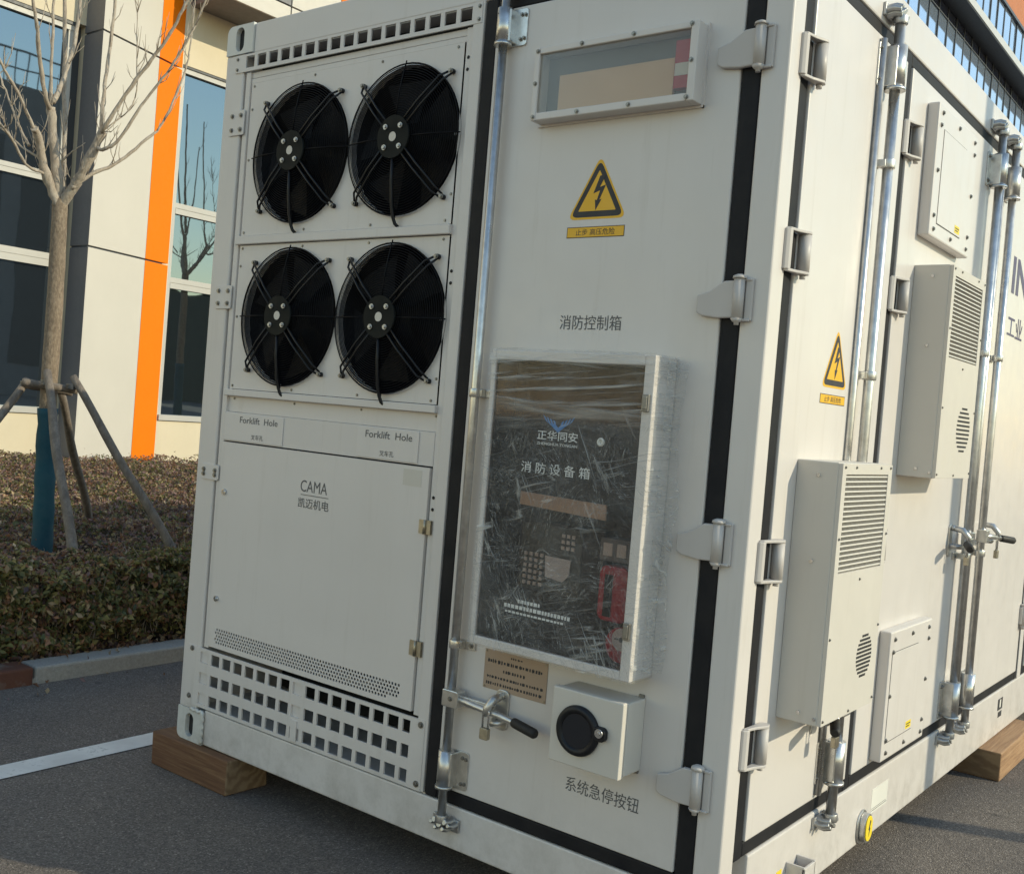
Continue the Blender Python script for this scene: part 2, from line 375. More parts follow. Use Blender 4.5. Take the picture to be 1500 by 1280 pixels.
def rrect(x0, x1, z0, z1, r, n=6):
    p = []
    for cx, cz, a in ((x1 - r, z1 - r, 0), (x0 + r, z1 - r, 90), (x0 + r, z0 + r, 180), (x1 - r, z0 + r, 270)):
        p += [(cx + r * math.cos(R_(a + 90 * k / n)), cz + r * math.sin(R_(a + 90 * k / n))) for k in range(n + 1)]
    return p
def BX(name, T, mat, parent, boxes, bevel=0):
    out = []
    for b in boxes:
        m = MB(T); m.box(*b); out.append(B(name, m, mat, parent, bevel))
    return out
def screws(T, pts, d, r, mat, parent, name='screws', h=.006):
    m = MB(T)
    for a, z in pts:
        m.disc(a, z, d, d + h * .45, r, 10); m.disc(a, z, d + h * .45, d + h, r * .62, 6)
    return B(name, m, mat, parent, kind='stuff')

# ------------------------------------------------------------------ the setting: ground, kerb, planting bed
def sheet(name, x0, x1, y0, y1, z, mat):
    m = MB(); m.add([(x0, y0, z), (x1, y0, z), (x1, y1, z), (x0, y1, z)], [(0, 1, 2, 3)]); o = B(name, m, mat, fix=False); o['kind'] = 'structure'; return o
sheet('asphalt_road', -420, 420, -420, 420, G0, 'asphalt')
ln = sheet('parking_line', -.443, -.302, -7.0, 5.2, G0 + .004, 'line_paint')
sheet('planting_bed', -10.6, -1.60, -14, 60, G0 + .065, 'soil')
kb = MB(); kb.box(-1.60, -1.46, -14, 60, G0 - .05, G0 + .03); kerb = B('kerb', kb, 'kerb_stone'); kerb['kind'] = 'structure'
yy = .17 - 9 * 1.0
for k in range(30):
    m = MB(); y0 = yy + k * 1.0; j = random.uniform(-.004, .004)
    m.box(-1.615 + j, -1.45 + j, y0 + .006, y0 + .994, G0 - .03, G0 + .088 + random.uniform(-.003, .003))
    B('kerb_stone', m, 'kerb_stained' if k == 8 else 'kerb_stone', kerb, .012)

# ------------------------------------------------------------------ the white equipment container
con = thing('equipment_container', 'large off white steel equipment container raised on timber blocks', 'container', (1.219, 3.029, 0))
P = 'container_paint'
m = MB(); m.box(.03, W - .03, .46, L - .03, .12, H - .03); B('body_core', m, P, con)
m = MB(); m.box(0, .03, .1, L, .13, H - .12); B('side_wall', m, P, con)
m = MB(); m.box(.02, W - .02, .02, L - .02, H - .03, H - .008); B('roof', m, P, con)
# corner post on the near corner, left post, rails
m = MB(); m.box(2.357, W, 0, .084, .118, H - .118); B('corner_post', m, P, con, .007, seg=3)
m = MB(); m.box(0, .114, 0, .10, .13, H - .118); B('corner_post', m, P, con, .006)
m = MB(); m.box(.165, 2.28, .002, .12, H - .122, H - .002); B('top_rail', m, P, con, .006)
m = MB(); m.box(.163, 2.28, .002, .14, .002, .143); B('bottom_rail', m, P, con, .006)
m = MB(); m.box(2.30, W, .18, L - .18, H - .136, H - .002); B('top_rail', m, P, con, .006)
m = MB(); m.box(2.30, W, .18, L - .18, .002, .235); B('bottom_rail', m, P, con, .006)
m = MB(); m.box(0.002, .16, .18, L - .18, .002, .16); B('bottom_rail', m, P, con, .006)
m = MB(); m.box(0.002, .16, .18, L - .18, H - .12, H - .002); B('top_rail', m, P, con, .006)
def casting(x0, x1, y0, y1, z0, z1, slot, nm='corner_casting'):
    m = MB(END); cx, cz = slot
    # front plate with the slot cut through, then the block behind it
    n = 72; an = sorted([2 * math.pi * k / n for k in range(n)])
    sl = lambda t: (cx + .026 * math.cos(t), cz + (.022 if math.sin(t) > 0 else -.022) + .026 * math.sin(t))
    rr = rrect(x0, x1, z0, z1, .03 if nm else .01, 5)
    def ray(t):
        p = sl(t); c, q = math.cos(t), math.sin(t)
        tt = min([(x1 - cx) / c if c > 1e-9 else 9, (x0 - cx) / c if c < -1e-9 else 9, (z1 - cz) / q if q > 1e-9 else 9, (z0 - cz) / q if q < -1e-9 else 9])
        X_, Z_ = cx + tt * c, cz + tt * q
        rc = .030; ox = x0 + rc if x0 < 1 else x1 - rc; oz = z1 - rc if z1 > 1 else z0 + rc; sx = -1 if x0 < 1 else 1; sz = 1 if z1 > 1 else -1
        if (X_ - ox) * sx > 0 and (Z_ - oz) * sz > 0:
            v_ = Vector((X_ - ox, Z_ - oz)); v_ = v_.normalized() * rc; X_, Z_ = ox + v_.x, oz + v_.y
        return (X_, Z_)
    an = sorted(an + [math.atan2(z - cz, x - cx) % (2 * math.pi) for x in (x0, x1) for z in (z0, z1)]); k_ = len(an)
    o_ = [ray(t) for t in an]; i_ = [sl(t) for t in an]
    m.add([(a, .004, z) for a, z in o_] + [(a, .004, z) for a, z in i_] + [(a, -.05, z) for a, z in i_] + [(a, -.16, z) for a, z in o_],
          [(k, (k + 1) % k_, k_ + (k + 1) % k_, k_ + k) for k in range(k_)] + [(k_ + k, k_ + (k + 1) % k_, 2 * k_ + (k + 1) % k_, 2 * k_ + k) for k in range(k_)] + [(k, (k + 1) % k_, 3 * k_ + (k + 1) % k_, 3 * k_ + k) for k in range(k_)])
    o = B('corner_casting', m, 'weld_paint', con)
    m = MB(END); m.box(cx - .04, cx + .04, -.10, -.016, cz - .06, cz + .06); B('slot_back', m, 'dark_inside', o)  # dark block gives the slot its shade by colour
    return o
casting(0, .163, 0, .16, H - .117, H, (.081, 2.838)); casting(0, .163, 0, .16, 0, .130, (.079, .063))
casting(2.28, W, 0, .16, 0, .117, (2.36, .06)); casting(2.28, W, 0, .16, H - .117, H, (2.36, 2.838))
# weld bead beside the lower casting
m = MB(END); pts = [(.163, .006, .012)] + [(.166 + .004 * math.sin(k * 2.1), .007, .012 + k * .0095) for k in range(13)] + [(.163 - k * .011, .007, .133 + .003 * math.sin(k * 2.3)) for k in range(8)]
m.tube(pts, [.006 + .003 * random.random() for _ in pts], 8); B('weld_bead', m, 'weld_paint', con)

# --- refrigeration bay on the left half of the end face
BX('bay_lining', END, 'panel_paint', con, ((.10, .112, -.45, -.02, .143, 2.775), (1.348, 1.358, -.45, -.012, .143, 2.775), (.112, 1.348, -.45, -.02, .146, .152), (.112, 1.348, -.45, -.02, 2.768, 2.774)))
m = MB(END); m.box(.112, 1.348, -.46, -.44, .15, 2.77); B('bay_back', m, 'dark_inside', con)
U = 'unit_paint'
# top vent strip, 17 square holes
xs = [.066]; zs = [2.703, 2.717, 2.763, 2.772]
for k in range(17): xs += [.130 + k * .0703, .130 + k * .0703 + .052]
xs += [1.350]
m = MB(END); m.holeplate(xs, zs, lambda i, j: not (j == 1 and i % 2 == 1), -.002, .004); vst = B('vent_strip', m, U, con)
screws(END, [(.078, 2.757), (.078, 2.716), (1.338, 2.759), (1.338, 2.716)], .004, .007, 'steel_dull', vst)
m = MB(END); m.box(.115, 1.345, -.10, -.09, 2.70, 2.768); B('vent_backing', m, 'dark_inside', con)
# frame of the bay
BX('bay_frame', END, U, con, ((.128, .156, -.05, -.004, .393, 2.70), (1.282, 1.308, -.05, -.006, .393, 2.70), (1.312, 1.358, -.05, .002, .150, 2.775), (.156, 1.282, -.05, -.012, 2.676, 2.700)), .002)
BX('frame_gap', END, 'dark_inside', con, ((.112, .131, -.05, -.03, .393, 2.70), (1.306, 1.314, -.05, -.03, .393, 2.70)))
FX, FZ, FR = (.4917, 1.0282), (1.7285, 2.3485), .2623
def fan_panel(z0, z1, zc, top):
    m = MB(END); mid = (FX[0] + FX[1]) / 2
    m.holecell(.170, mid, z0, z1, FX[0], zc, .2605, -.03, -.004, 56); m.holecell(mid, 1.278, z0, z1, FX[1], zc, .2605, -.03, -.004, 56)
    m.add([(.170, -.004, z0), (1.278, -.004, z0), (1.278, -.03, z0), (.170, -.03, z0)], [(0, 1, 2, 3)])
    m.add([(.170, -.004, z1), (1.278, -.004, z1), (1.278, -.03, z1), (.170, -.03, z1)], [(0, 1, 2, 3)])
    m.add([(.170, -.004, z0), (.170, -.004, z1), (.170, -.03, z1), (.170, -.03, z0)], [(0, 1, 2, 3)])
    o = B('fan_panel', m, U, con, fix=True)
    BX('panel_flange', END, 'panel_paint', o, ((.156, .169, -.05, -.014, z0 - .02, z1 + .02), (1.2785, 1.282, -.05, -.014, z0 - .02, z1 + .02)))
    pts = [(.186 + k * .355, z1 - .012) for k in range(4)] + [(.186 + k * .355, z0 + .012) for k in range(4)] + [(.182, zc), (1.268, zc), (.182, zc + .2), (1.268, zc - .2)]
    screws(END, pts, -.004, .0055, 'steel_dull', o, h=.004)
fan_panel(2.049, 2.652, FZ[1], True); fan_panel(1.442, 2.010, FZ[0], False)
m = MB(END); m.box(.158, 1.282, -.05, -.009, 2.654, 2.674); B('top_flange', m, U, con, .002)
m = MB(END); m.box(.150, 1.284, -.03, .010, 2.013, 2.046); B('cross_bar', m, U, con, .003)
m = MB(END); m.box(.150, 1.284, -.03, .010, 1.413, 1.440); B('cross_bar', m, U, con, .003)
m = MB(END); m.box(.156, 1.282, -.05, -.016, 1.350, 1.412); rp = B('recess_panel', m, 'panel_paint', con)
screws(END, [(.19 + k * .36, 1.403) for k in range(4)], -.016, .005, 'steel_dull', rp, h=.004)
screws(END, [(1.296, z) for z in (2.60, 2.56, 1.89, 1.85, 1.13, 1.09)], -.006, .006, 'black_plastic', con, 'rivet_holes', h=.003)
# forklift strip with two plates
m = MB(END); m.box(.156, 1.282, -.05, -.004, 1.233, 1.349); fs_ = B('forklift_strip', m, U, con, .002)
for a0, a1, t0, t1, c0, c1 in ((.160, .514, .255, .482, .330, .402), (.914, 1.214, .958, 1.184, 1.033, 1.102)):
    m = MB(END); m.box(a0, a1, -.004, .000, 1.237, 1.345); pl = B('forklift_plate', m, 'panel_paint', con, .0015)
    lettering('Forklift  Hole', t0, t1, 1.309, 1.334, .0008, END, 'ink_grey', pl, .005)
    lettering('叉车孔', c0, c1, 1.248, 1.268, .0008, END, 'ink_grey', pl, .005)
# service door with perforated strip
D0 = .002
m = MB(END); x0, x1, z0, z1 = .158, 1.276, .404, 1.228; px0, px1, pz0, pz1 = .196, 1.220, .421, .485
m.holeplate([x0, px0, px1, x1], [z0, pz0, pz1, z1], lambda i, j: not (i == 1 and j == 1), -.014, D0)
nc, nr = 67, 5; cw = (px1 - px0) / (nc + .5); rh = (pz1 - pz0) / nr
for j in range(nr):
    off = cw * .5 if j % 2 == 0 else 0.0
    zz = pz0 + rh * j
    if off: m.add([(px0, D0, zz), (px0 + off, D0, zz), (px0 + off, D0, zz + rh), (px0, D0, zz + rh)], [(0, 1, 2, 3)])
    else: m.add([(px1 - cw * .5, D0, zz), (px1, D0, zz), (px1, D0, zz + rh), (px1 - cw * .5, D0, zz + rh)], [(0, 1, 2, 3)])
    for k in range(nc):
        c0 = px0 + off + k * cw; hx = .0055
        if j == 0 and k > 62: hx = .0005
        m.holecell(c0, c0 + cw, zz, zz + rh, c0 + cw / 2, zz + rh / 2, hx, -.002, D0, 6, R_(30))
sdoor = B('service_door', m, 'panel_paint', con, fix=True)
m = MB(END); m.box(px0 - .02, px1 + .02, -.034, -.030, pz0 - .01, pz1 + .01); B('perforation_shade', m, 'dark_inside', sdoor)  # dark sheet in place of the shaded cavity behind the perforations
lettering('CAMA', .641, .786, 1.081, 1.124, D0 + .0008, END, 'ink_grey', sdoor, .0)
lettering('凯迈机电', .634, .800, 1.021, 1.058, D0 + .0008, END, 'ink_grey', sdoor, .006)
m = MB(END); m.box(.645, .795, D0, D0 + .0008, 1.0685, 1.071); B('printed_line', m, 'ink_grey', sdoor)
m = MB(END); m.box(1.158, 1.243, D0, D0 + .0008, 1.160, 1.216); B('sticker', m, 'sticker_pale', sdoor, label='small blank pale square sticker')
for z in (1.029, .601):
    m = MB(END); m.disc(.195, z, D0, D0 + .008, .011, 16); m.disc(.195, z, D0 + .008, D0 + .010, .005, 10); B('quarter_turn_lock', m, 'steel_bright', sdoor)
for z0, z1 in ((1.006, 1.053), (.593, .644)):
    m = MB(END); m.box(1.250, 1.2745, D0, D0 + .004, z0, z1); m.box(1.2795, 1.302, -.004, .006, z0, z1); m.tube([(1.277, .008, z0), (1.277, .008, z1)], .0055, 10); B('hinge', m, 'brass', sdoor)
# lower grille plate
xs = [.040]; hole = []
for k in range(17):
    a = .120 + k * .0703; w_ = .052 if k < 16 else .036
    xs += [a, a + w_]
xs += [1.346]; zs = [.150, .163, .207, .246, .290, .330, .374, .388]
m = MB(END); m.holeplate(xs, zs, lambda i, j: not (j % 2 == 1 and i % 2 == 1), -.003, .004); gp = B('grille_plate', m, U, con)
BX('blanking_plate', END, U, gp, [(.120 + k * .0703 - .002, .174 + k * .0703, -.008, -.0035, zs[j] - .002, zs[j + 1] + .002) for k in (0, 8) for j in (1, 3, 5)] + [(.69, .722, .004, .008, .158, .235)])
screws(END, [(.066, .377), (.066, .183), (1.329, .371), (1.328, .172)], .004, .011, 'steel_dull', gp, h=.008)
# hinge plates on the left post
for a0, a1, z0, z1, bl in ((.052, .146, 2.452, 2.552, 0), (.047, .146, 1.758, 1.852, 0), (.036, .148, 1.068, 1.130, 0)):
    m = MB(END); m.prism(rrect(a0, a1, z0, z1, .008, 4), .0, .006); hp = B('hinge_plate', m, U, con, .0015)
    screws(END, [(a, z) for a in (a0 + .02, a1 - .02) for z in (z0 + .022, z1 - .022)], .006, .0095, 'steel_dull', hp, h=.008)

# --- four axial fans
def fan_meshes():
    M_ = {}
    m = MB(END)
    for k in range(23):
        r = .262 - k * .0083; f = k / 22; d = .010 + .030 * math.sin(f * math.pi / 2)
        m.ring(0, 0, d, r, .0017 if k else .0032, 56, 4)
    for t in (0, 90, 180, 270):
        c, s_ = math.cos(R_(t)), math.sin(R_(t))
        m.tube([(c * r, .013 + .030 * math.sin((.262 - r) / .19 * math.pi / 2), s_ * r) for r in (.272, .24, .20, .15, .07)], .0026, 6)
    M_['guard'] = m.mesh('guard')
    m = MB(END)
    for o in (-.011, .011):
        m.tube([(o, .048, .055), (o, .046, .15), (o, .030, .262), (o * .6, .008, .292)], .0040, 8)
    m.disc(0, .297, -.003, .010, .009, 12); M_['arm'] = m.mesh('arm')
    m = MB(END); m.disc(0, .297, .010, .015, .0085, 12); m.disc(0, .297, .015, .020, .0055, 6); M_['bolt'] = m.mesh('bolt')
    m = MB(END); m.disc(0, 0, .040, .052, .074, 40); m.disc(0, 0, .0, .041, .060, 32); M_['hub'] = m.mesh('hub')
    m = MB(END); m.disc(0, 0, .052, .053, .0165, 24); M_['hub_sticker'] = m.mesh('hub_sticker')
    m = MB(END); m.disc(0, .050, .052, .056, .0095, 14); m.disc(0, .050, .056, .061, .006, 6); M_['hub_bolt'] = m.mesh('hub_bolt')
    m = MB(END); m.tube([(0, .044, -.07), (.001, .042, -.15), (0, .030, -.235), (-.001, .018, -.272), (.004, .012, -.292), (.012, .004, -.302)], .006, 8); M_['cable'] = m.mesh('cable')
    m = MB(END)                                   # one broad sickle blade, swept
    vs = []; n = 8
    for i in range(n + 1):
        f = i / n; r = .075 + .165 * f; a0 = -.30 - .25 * f; a1 = .42 - .05 * f
        vs += [(r * math.cos(a0), -.055, r * math.sin(a0)), (r * math.cos(a1), -.025, r * math.sin(a1))]
    m.add(vs, [(2 * i, 2 * i + 1, 2 * i + 3, 2 * i + 2) for i in range(n)], True); M_['blade'] = m.mesh('blade')
    m = MB(END)
    n = 56; vs = [(.2612 * math.cos(2 * math.pi * k / n), d, .2612 * math.sin(2 * math.pi * k / n)) for d in (-.005, -.14) for k in range(n)]
    m.add(vs, [(k, (k + 1) % n, n + (k + 1) % n, n + k) for k in range(n)] + [tuple(n + k for k in range(n))], True); M_['shroud'] = m.mesh('shroud')
    return M_
FM = fan_meshes()
for ix in (0, 1):
    for iz in (1, 0):
        c = (FX[ix], 0, FZ[iz])
        g = link('axial_fan', FM['guard'], 'fan_black', con, loc=c)
        def sub(nm, mat, rot=0):
            o = link(nm, FM[nm], mat, g, loc=c); o.rotation_euler = (0, R_(rot), 0); return o
        sub('shroud', 'fan_black')
        for k in range(5): sub('blade', 'fan_black', 72 * k + 15 * ix + 31 * iz)
        sub('hub', 'hub_dark'); sub('hub_sticker', 'sticker_pale'); sub('cable', 'black_plastic')
        for k in range(4):
            sub('arm', 'black_plastic', 45 + 90 * k); sub('bolt', 'steel_dull', 45 + 90 * k); sub('hub_bolt', 'galvanised_cast', 45 + 90 * k)

# --- door seals and the end door
m = MB(END); m.prism(rrect(1.361, 1.414, .146, 2.774, .01, 3), -.03, -.001); B('door_seal', m, 'rubber', con, .006, seg=3)
m = MB(END); m.prism(rrect(2.301, 2.356, .146, 2.774, .01, 3), -.03, -.001); B('door_seal', m, 'rubber', con, .006, seg=3)
m = MB(END); m.box(1.414, 2.301, -.03, -.001, .146, .191); B('door_seal', m, 'rubber', con, .006, seg=3)
m = MB(END); m.box(1.414, 2.301, -.03, -.001, 2.730, 2.773); B('door_seal', m, 'rubber', con, .006, seg=3)
m = MB(END); m.box(1.416, 2.299, -.05, .003, .193, 2.728); edoor = B('end_door', m, P, con, .004, label='flat off white door in the end of the container')
lettering('消防控制箱', 1.762, 1.983, 1.702, 1.746, .0040, END, 'ink_grey', edoor)
lettering('系统急停按钮', 1.922, 2.176, .322, .366, .0040, END, 'ink_grey', edoor)
def warning(T, ca, zb, zt, hw, s0, s1, sz0, sz1, d, parent):
    def tri(f, cr_):
        h = zt - zb; gz = zb + h * .36; V = [(ca, zt), (ca - hw, zb), (ca + hw, zb)]
        V = [(ca + (a - ca) * f, gz + (z - gz) * f) for a, z in V]; p = []
        for i in range(3):
            a, b, c = Vector(V[i - 1]), Vector(V[i]), Vector(V[(i + 1) % 3])
            u = (a - b).normalized() * cr_; w = (c - b).normalized() * cr_
            for k in range(6): t = k / 5; p.append(tuple((1 - t) ** 2 * (b + u) + 2 * t * (1 - t) * b + t * t * (b + w)))
        return p
    m = MB(T); m.prism(tri(1.03, .028), d, d + .0006); sg = B('warning_sign', m, 'sign_yellow', parent)
    m = MB(T); m.prism(tri(.93, .026), d + .0006, d + .0010); B('sign_border', m, 'ink_black', sg)
    m = MB(T); m.prism(tri(.66, .004), d + .0010, d + .0014); B('sign_field', m, 'sign_yellow', sg)
    h = zt - zb; q = [(.02, .66), (.14, .66), (.03, .475), (.155, .505), (.04, .27), (.085, .28), (-.03, .10), (-.055, .275), (-.015, .265), (.04, .42), (-.10, .375)]
    m = MB(T); m.prism([(ca + a * h * .9, zb + z * h + .03 * h) for a, z in q], d + .0014, d + .0018); B('lightning_mark', m, 'ink_black', sg)
    m = MB(T); m.box(s0, s1, d, d + .0006, sz0, sz1); st = B('warning_strip', m, 'ink_black', parent)
    m = MB(T); m.box(s0 + .0022, s1 - .0022, d + .0006, d + .0010, sz0 + .0022, sz1 - .0022); B('strip_field', m, 'sign_yellow', st)
    w = s1 - s0; hh = sz1 - sz0
    lettering('止步 高压危险', s0 + w * .16, s1 - w * .16, sz0 + hh * .2, sz1 - hh * .2, d + .0013, T, 'ink_black', st, .004)
warning(END, 1.864, 2.037, 2.222, .102, 1.761, 1.967, 1.980, 2.013, .003, edoor)
# end door hinges: bent leaf over the seal, vertical barrel with caps, pad on the post
for z in (2.475, 1.792, 1.126, .448):
    m = MB(END)
    prof = [(2.232, -.036), (2.232, .012), (2.268, .022), (2.312, .050), (2.352, .052), (2.352, -.050), (2.30, -.052), (2.25, -.046)]
    m.prism([(a, z + q) for a, q in prof], .004, .020)
    hg = B('hinge', m, 'hinge_paint', edoor, .004)
    m = MB(END); m.tube([(2.356, .016, z - .052), (2.356, .016, z + .056)], .0155, 16); B('barrel', m, 'hinge_paint', hg)
    m = MB(END); m.tube([(2.356, .016, z + .056), (2.356, .016, z + .063), (2.356, .016, z + .068)], [.020, .018, .008], 14); B('barrel_cap', m, 'hinge_paint', hg)
    m = MB(END); m.tube([(2.356, .016, z - .070), (2.356, .016, z - .063), (2.356, .016, z - .061), (2.356, .016, z - .052)], [.007, .007, .012, .018], 12); B('barrel_cap', m, 'hinge_paint', hg)
    m = MB(END); m.box(2.372, 2.394, .000, .010, z - .058, z + .058); m.box(2.352, 2.390, .004, .014, z + .050, z + .058); m.box(2.352, 2.390, .004, .014, z - .060, z - .052); B('post_pad', m, 'hinge_paint', hg, .003)

# --- locking rods: galvanised tube, guides, cams and keepers, handle
def rod_set(T, a, z0, z1, r, d, parent_door, sgn, top, bot, clamps, cast=True, reach=.10):
    m = MB(T); m.tube([(a, d, z0), (a, d, z1)], r, 18); rod = B('lock_rod', m, 'galvanised', con)
    def guide(za, zb):
        m = MB(T); m.tube([(a, d, za), (a, d, zb)], r * 1.75, 18); m.tube([(a, d, za - .006), (a, d, za + .004)], r * 2.0, 18); g = B('rod_guide', m, 'galvanised', rod)
        m = MB(T); b0, b1 = sorted((a + sgn * r * .5, a + sgn * .074)); m.prism(rrect(b0, b1, za - .004, zb + .002, .010, 4), .003, .009); B('guide_plate', m, 'galvanised', rod, .001)
        m = MB(T); b0, b1 = sorted((a + sgn * r, a + sgn * .030)); m.box(b0, b1, .003, d + r * .6, za + .004, zb - .004); B('guide_web', m, 'galvanised', rod, .003)
        screws(T, [(a + sgn * .052, za + .016), (a + sgn * .052, zb - .018), (a + sgn * .066, za + .018), (a + sgn * .066, zb - .02)], .009, .0065, 'steel_dull', rod, h=.008)
        screws(T, [(a - sgn * r * .6, za + .02), (a - sgn * r * .6, zb - .02)], d + r * 1.35, .005, 'black_plastic', rod, 'guide_pins', h=.004)
    guide(*top); guide(*bot)
    for z in clamps:
        m = MB(T); m.tube([(a, d, z - .014), (a, d, z + .014)], r * 1.35, 16); b0, b1 = sorted((a, a + sgn * .066)); m.box(b0, b1, .003, .011, z - .014, z + .014); b0, b1 = sorted((a, a + sgn * .026)); m.box(b0, b1, .011, d, z - .012, z + .012)
        B('rod_clamp', m, 'galvanised', rod, .002); screws(T, [(a + sgn * .050, z)], .011, .008, 'steel_dull', rod, h=.008)
    for zc, up in ((z1, 1), (z0, -1)):            # cam and keeper teeth
        m = MB(T); m.tube([(a, d, zc - .016), (a, d, zc + .010)], r * 1.4, 14)
        for k, (dx, dz, rr) in enumerate(((-.026, .012, .013), (.026, .010, .013), (0, .022, .014), (-.042, .022, .010), (.044, .018, .010), (.018, .034, .010), (-.020, .036, .009))):
            m.tube([(a + dx, .004, zc + up * dz), (a + dx * .9, d * .75, zc + up * (dz + .004)), (a + dx * .85, d + .012, zc + up * (dz - .002))], [rr * 1.2, rr, rr * .75], 9)
        m.box(a - .055, a + .055, .000, .010, min(zc + up * .004, zc + up * .044), max(zc + up * .004, zc + up * .044))
        B('rod_cam', m, 'galvanised_cast', rod, .002)
    return rod
erod = rod_set(END, 1.472, .110, 2.790, .0145, .032, edoor, 1, (2.604, 2.716), (.212, .330), (1.490, .677))
# end door handle: yoke on rod, flat bar, catch plate, hasp, rubber grip
m = MB(END); m.prism(rrect(1.458, 1.524, .478, .534, .006, 3), .020, .062); B('handle_yoke', m, 'galvanised', erod, .003)
screws(END, [(1.494, .507)], .062, .008, 'steel_dull', erod, h=.006)
m = MB(END); m.tube([(1.520, .040, .506), (1.57, .044, .503), (1.64, .048, .499), (1.70, .052, .496), (1.752, .056, .492)], [.012, .012, .011, .011, .010], 10)
m.box(1.520, 1.66, .034, .044, .490, .520); B('handle_bar', m, 'galvanised', erod, .002)
m = MB(END); m.tube([(1.745, .056, .492), (1.752, .056, .4915), (1.835, .064, .480), (1.842, .064, .479)], [.013, .0155, .0155, .011], 14); B('handle_grip', m, 'grip_rubber', erod)
m = MB(END); m.prism(rrect(1.640, 1.690, .440, .566, .016, 5), .003, .012); B('catch_plate', m, 'galvanised', erod, .002)
m = MB(END); m.tube([(1.664, .012, .548), (1.660, .050, .540), (1.648, .066, .512), (1.642, .062, .490)], [.012, .014, .013, .009], 10); m.tube([(1.640, .012, .468), (1.658, .045, .462), (1.678, .045, .470), (1.690, .012, .480)], .009, 8)
m.disc(1.664, .548, .012, .022, .012, 14); B('hasp', m, 'galvanised', erod)
def padlock(label, T, a, z, d):
    r_ = thing('padlock', label, 'padlock', T(a, d, z - .06), 'padlocks hanging from the door handles')
    m = MB(T); m.prism(rrect(a - .016, a + .016, z - .062, z - .026, .004, 3), d - .008, d + .008); B('lock_body', m, 'brass', r_, .002)
    m = MB(T); m.tube([(a - .011, d, z - .026), (a - .011, d, z + .022)] + [(a - .011 * math.cos(t), d, z + .022 + .011 * math.sin(t)) for t in (.5, 1.1, 1.57, 2.1, 2.7)] + [(a + .011, d, z + .022), (a + .011, d, z - .026)], .0035, 8); B('shackle', m, 'steel_bright', r_)
padlock('small padlock hanging from latch beside the bronze nameplate', END, 1.648, .478, .066)

# --- viewing box with cardboard behind its glass
vb = MB(END); vb.box(1.627, 1.645, .003, .060, 2.337, 2.560); vb.box(2.166, 2.190, .003, .060, 2.337, 2.560); vb.box(1.645, 2.166, .003, .060, 2.337, 2.360); vb.box(1.645, 2.166, .003, .060, 2.540, 2.560)
view = B('viewing_box', vb, P, con, .003, label='glazed viewing box high on the end door')
m = MB(END); m.box(1.645, 2.166, .0035, .006, 2.36, 2.54); B('back_plate', m, 'grey_module', view)
m = MB(END); m.box(1.70, 2.10, .010, .022, 2.362, 2.478); B('cardboard', m, 'card_tan', view)
m = MB(END); m.box(2.108, 2.160, .010, .034, 2.385, 2.52); B('red_label', m, 'alarm_red', view)
m = MB(END); m.box(2.110, 2.158, .034, .036, 2.42, 2.455); B('white_label', m, 'sticker_white', view)
m = MB(END); m.box(1.644, 2.167, .050, .053, 2.359, 2.541); B('glass_pane', m, 'viewer_glass', view)
m = MB(END); m.box(2.190, 2.196, .003, .012, 2.330, 2.566); m.box(1.62, 2.196, .003, .010, 2.330, 2.337); B('box_flange', m, P, view)
screws(END, [(1.638, 2.549), (1.80, 2.550), (1.98, 2.551), (2.168, 2.551), (1.636, 2.348), (1.80, 2.348), (1.98, 2.348), (2.168, 2.348), (1.636, 2.45), (2.174, 2.45)], .060, .007, 'steel_dull', view)

# --- fire equipment cabinet wrapped in plastic film
cb = MB(END); A0, A1, Z0, Z1, DP = 1.606, 2.180, .720, 1.625, .126
cb.box(A0, A0 + .016, .004, DP, Z0, Z1); cb.box(A1 - .032, A1, .004, DP, Z0, Z1); cb.box(A0 + .016, A1 - .032, .004, DP, Z0, Z0 + .026); cb.box(A0 + .016, A1 - .032, .004, DP, Z1 - .030, Z1)
cab = B('fire_cabinet', cb, 'unit_paint', con, .003, label='glazed fire equipment cabinet wrapped in clear film')
m = MB(END); m.box(A0 + .01, A1 - .02, .004, .020, Z0 + .01, Z1 - .01); B('cabinet_back', m, 'cabinet_dark', cab)
m = MB(END); m.box(A0 + .015, A1 - .031, .116, .120, Z0 + .025, Z1 - .029); B('glass_pane', m, 'cabinet_glass', cab)
BX('cabinet_inner_shade', END, 'cabinet_dark', cab, ((A0 + .0165, A0 + .020, .02, .115, Z0 + .027, Z1 - .031), (A1 - .036, A1 - .0325, .02, .115, Z0 + .027, Z1 - .031), (A0 + .020, A1 - .036, .02, .115, Z0 + .0265, Z0 + .030), (A0 + .020, A1 - .036, .02, .115, Z1 - .034, Z1 - .0305)))  # dark strips added so the cabinet's inner walls look shaded
lettering('正华同安', 1.797, 1.942, 1.364, 1.392, .1208, END, 'ink_white', cab, .008)
lettering('ZHENGHUA TONGAN', 1.797, 1.942, 1.349, 1.357, .1208, END, 'ink_white', cab, .01)
lettering('消 防 设 备 箱', 1.747, 1.993, 1.263, 1.296, .1208, END, 'ink_white', cab, .004)
m = MB(END)                                       # blue winged mark
for sg in (-1, 1):
    for k in range(4):
        a0 = sg * (.004 + .011 * k); tip = sg * (.016 + .0125 * k)
        m.prism([(1.870 + a0, 1.396 + .006 * k), (1.870 + a0 + sg * .010, 1.404 + .006 * k), (1.870 + tip + sg * .003, 1.424 + .0045 * k), (1.870 + tip - sg * .004, 1.420 + .004 * k)], .1204, .1210)
    m.prism([(1.870, 1.388), (1.870 + sg * .030, 1.412), (1.870 + sg * .012, 1.413), (1.870, 1.402)], .1203, .1209)
B('winged_mark', m, 'ink_blue', cab)
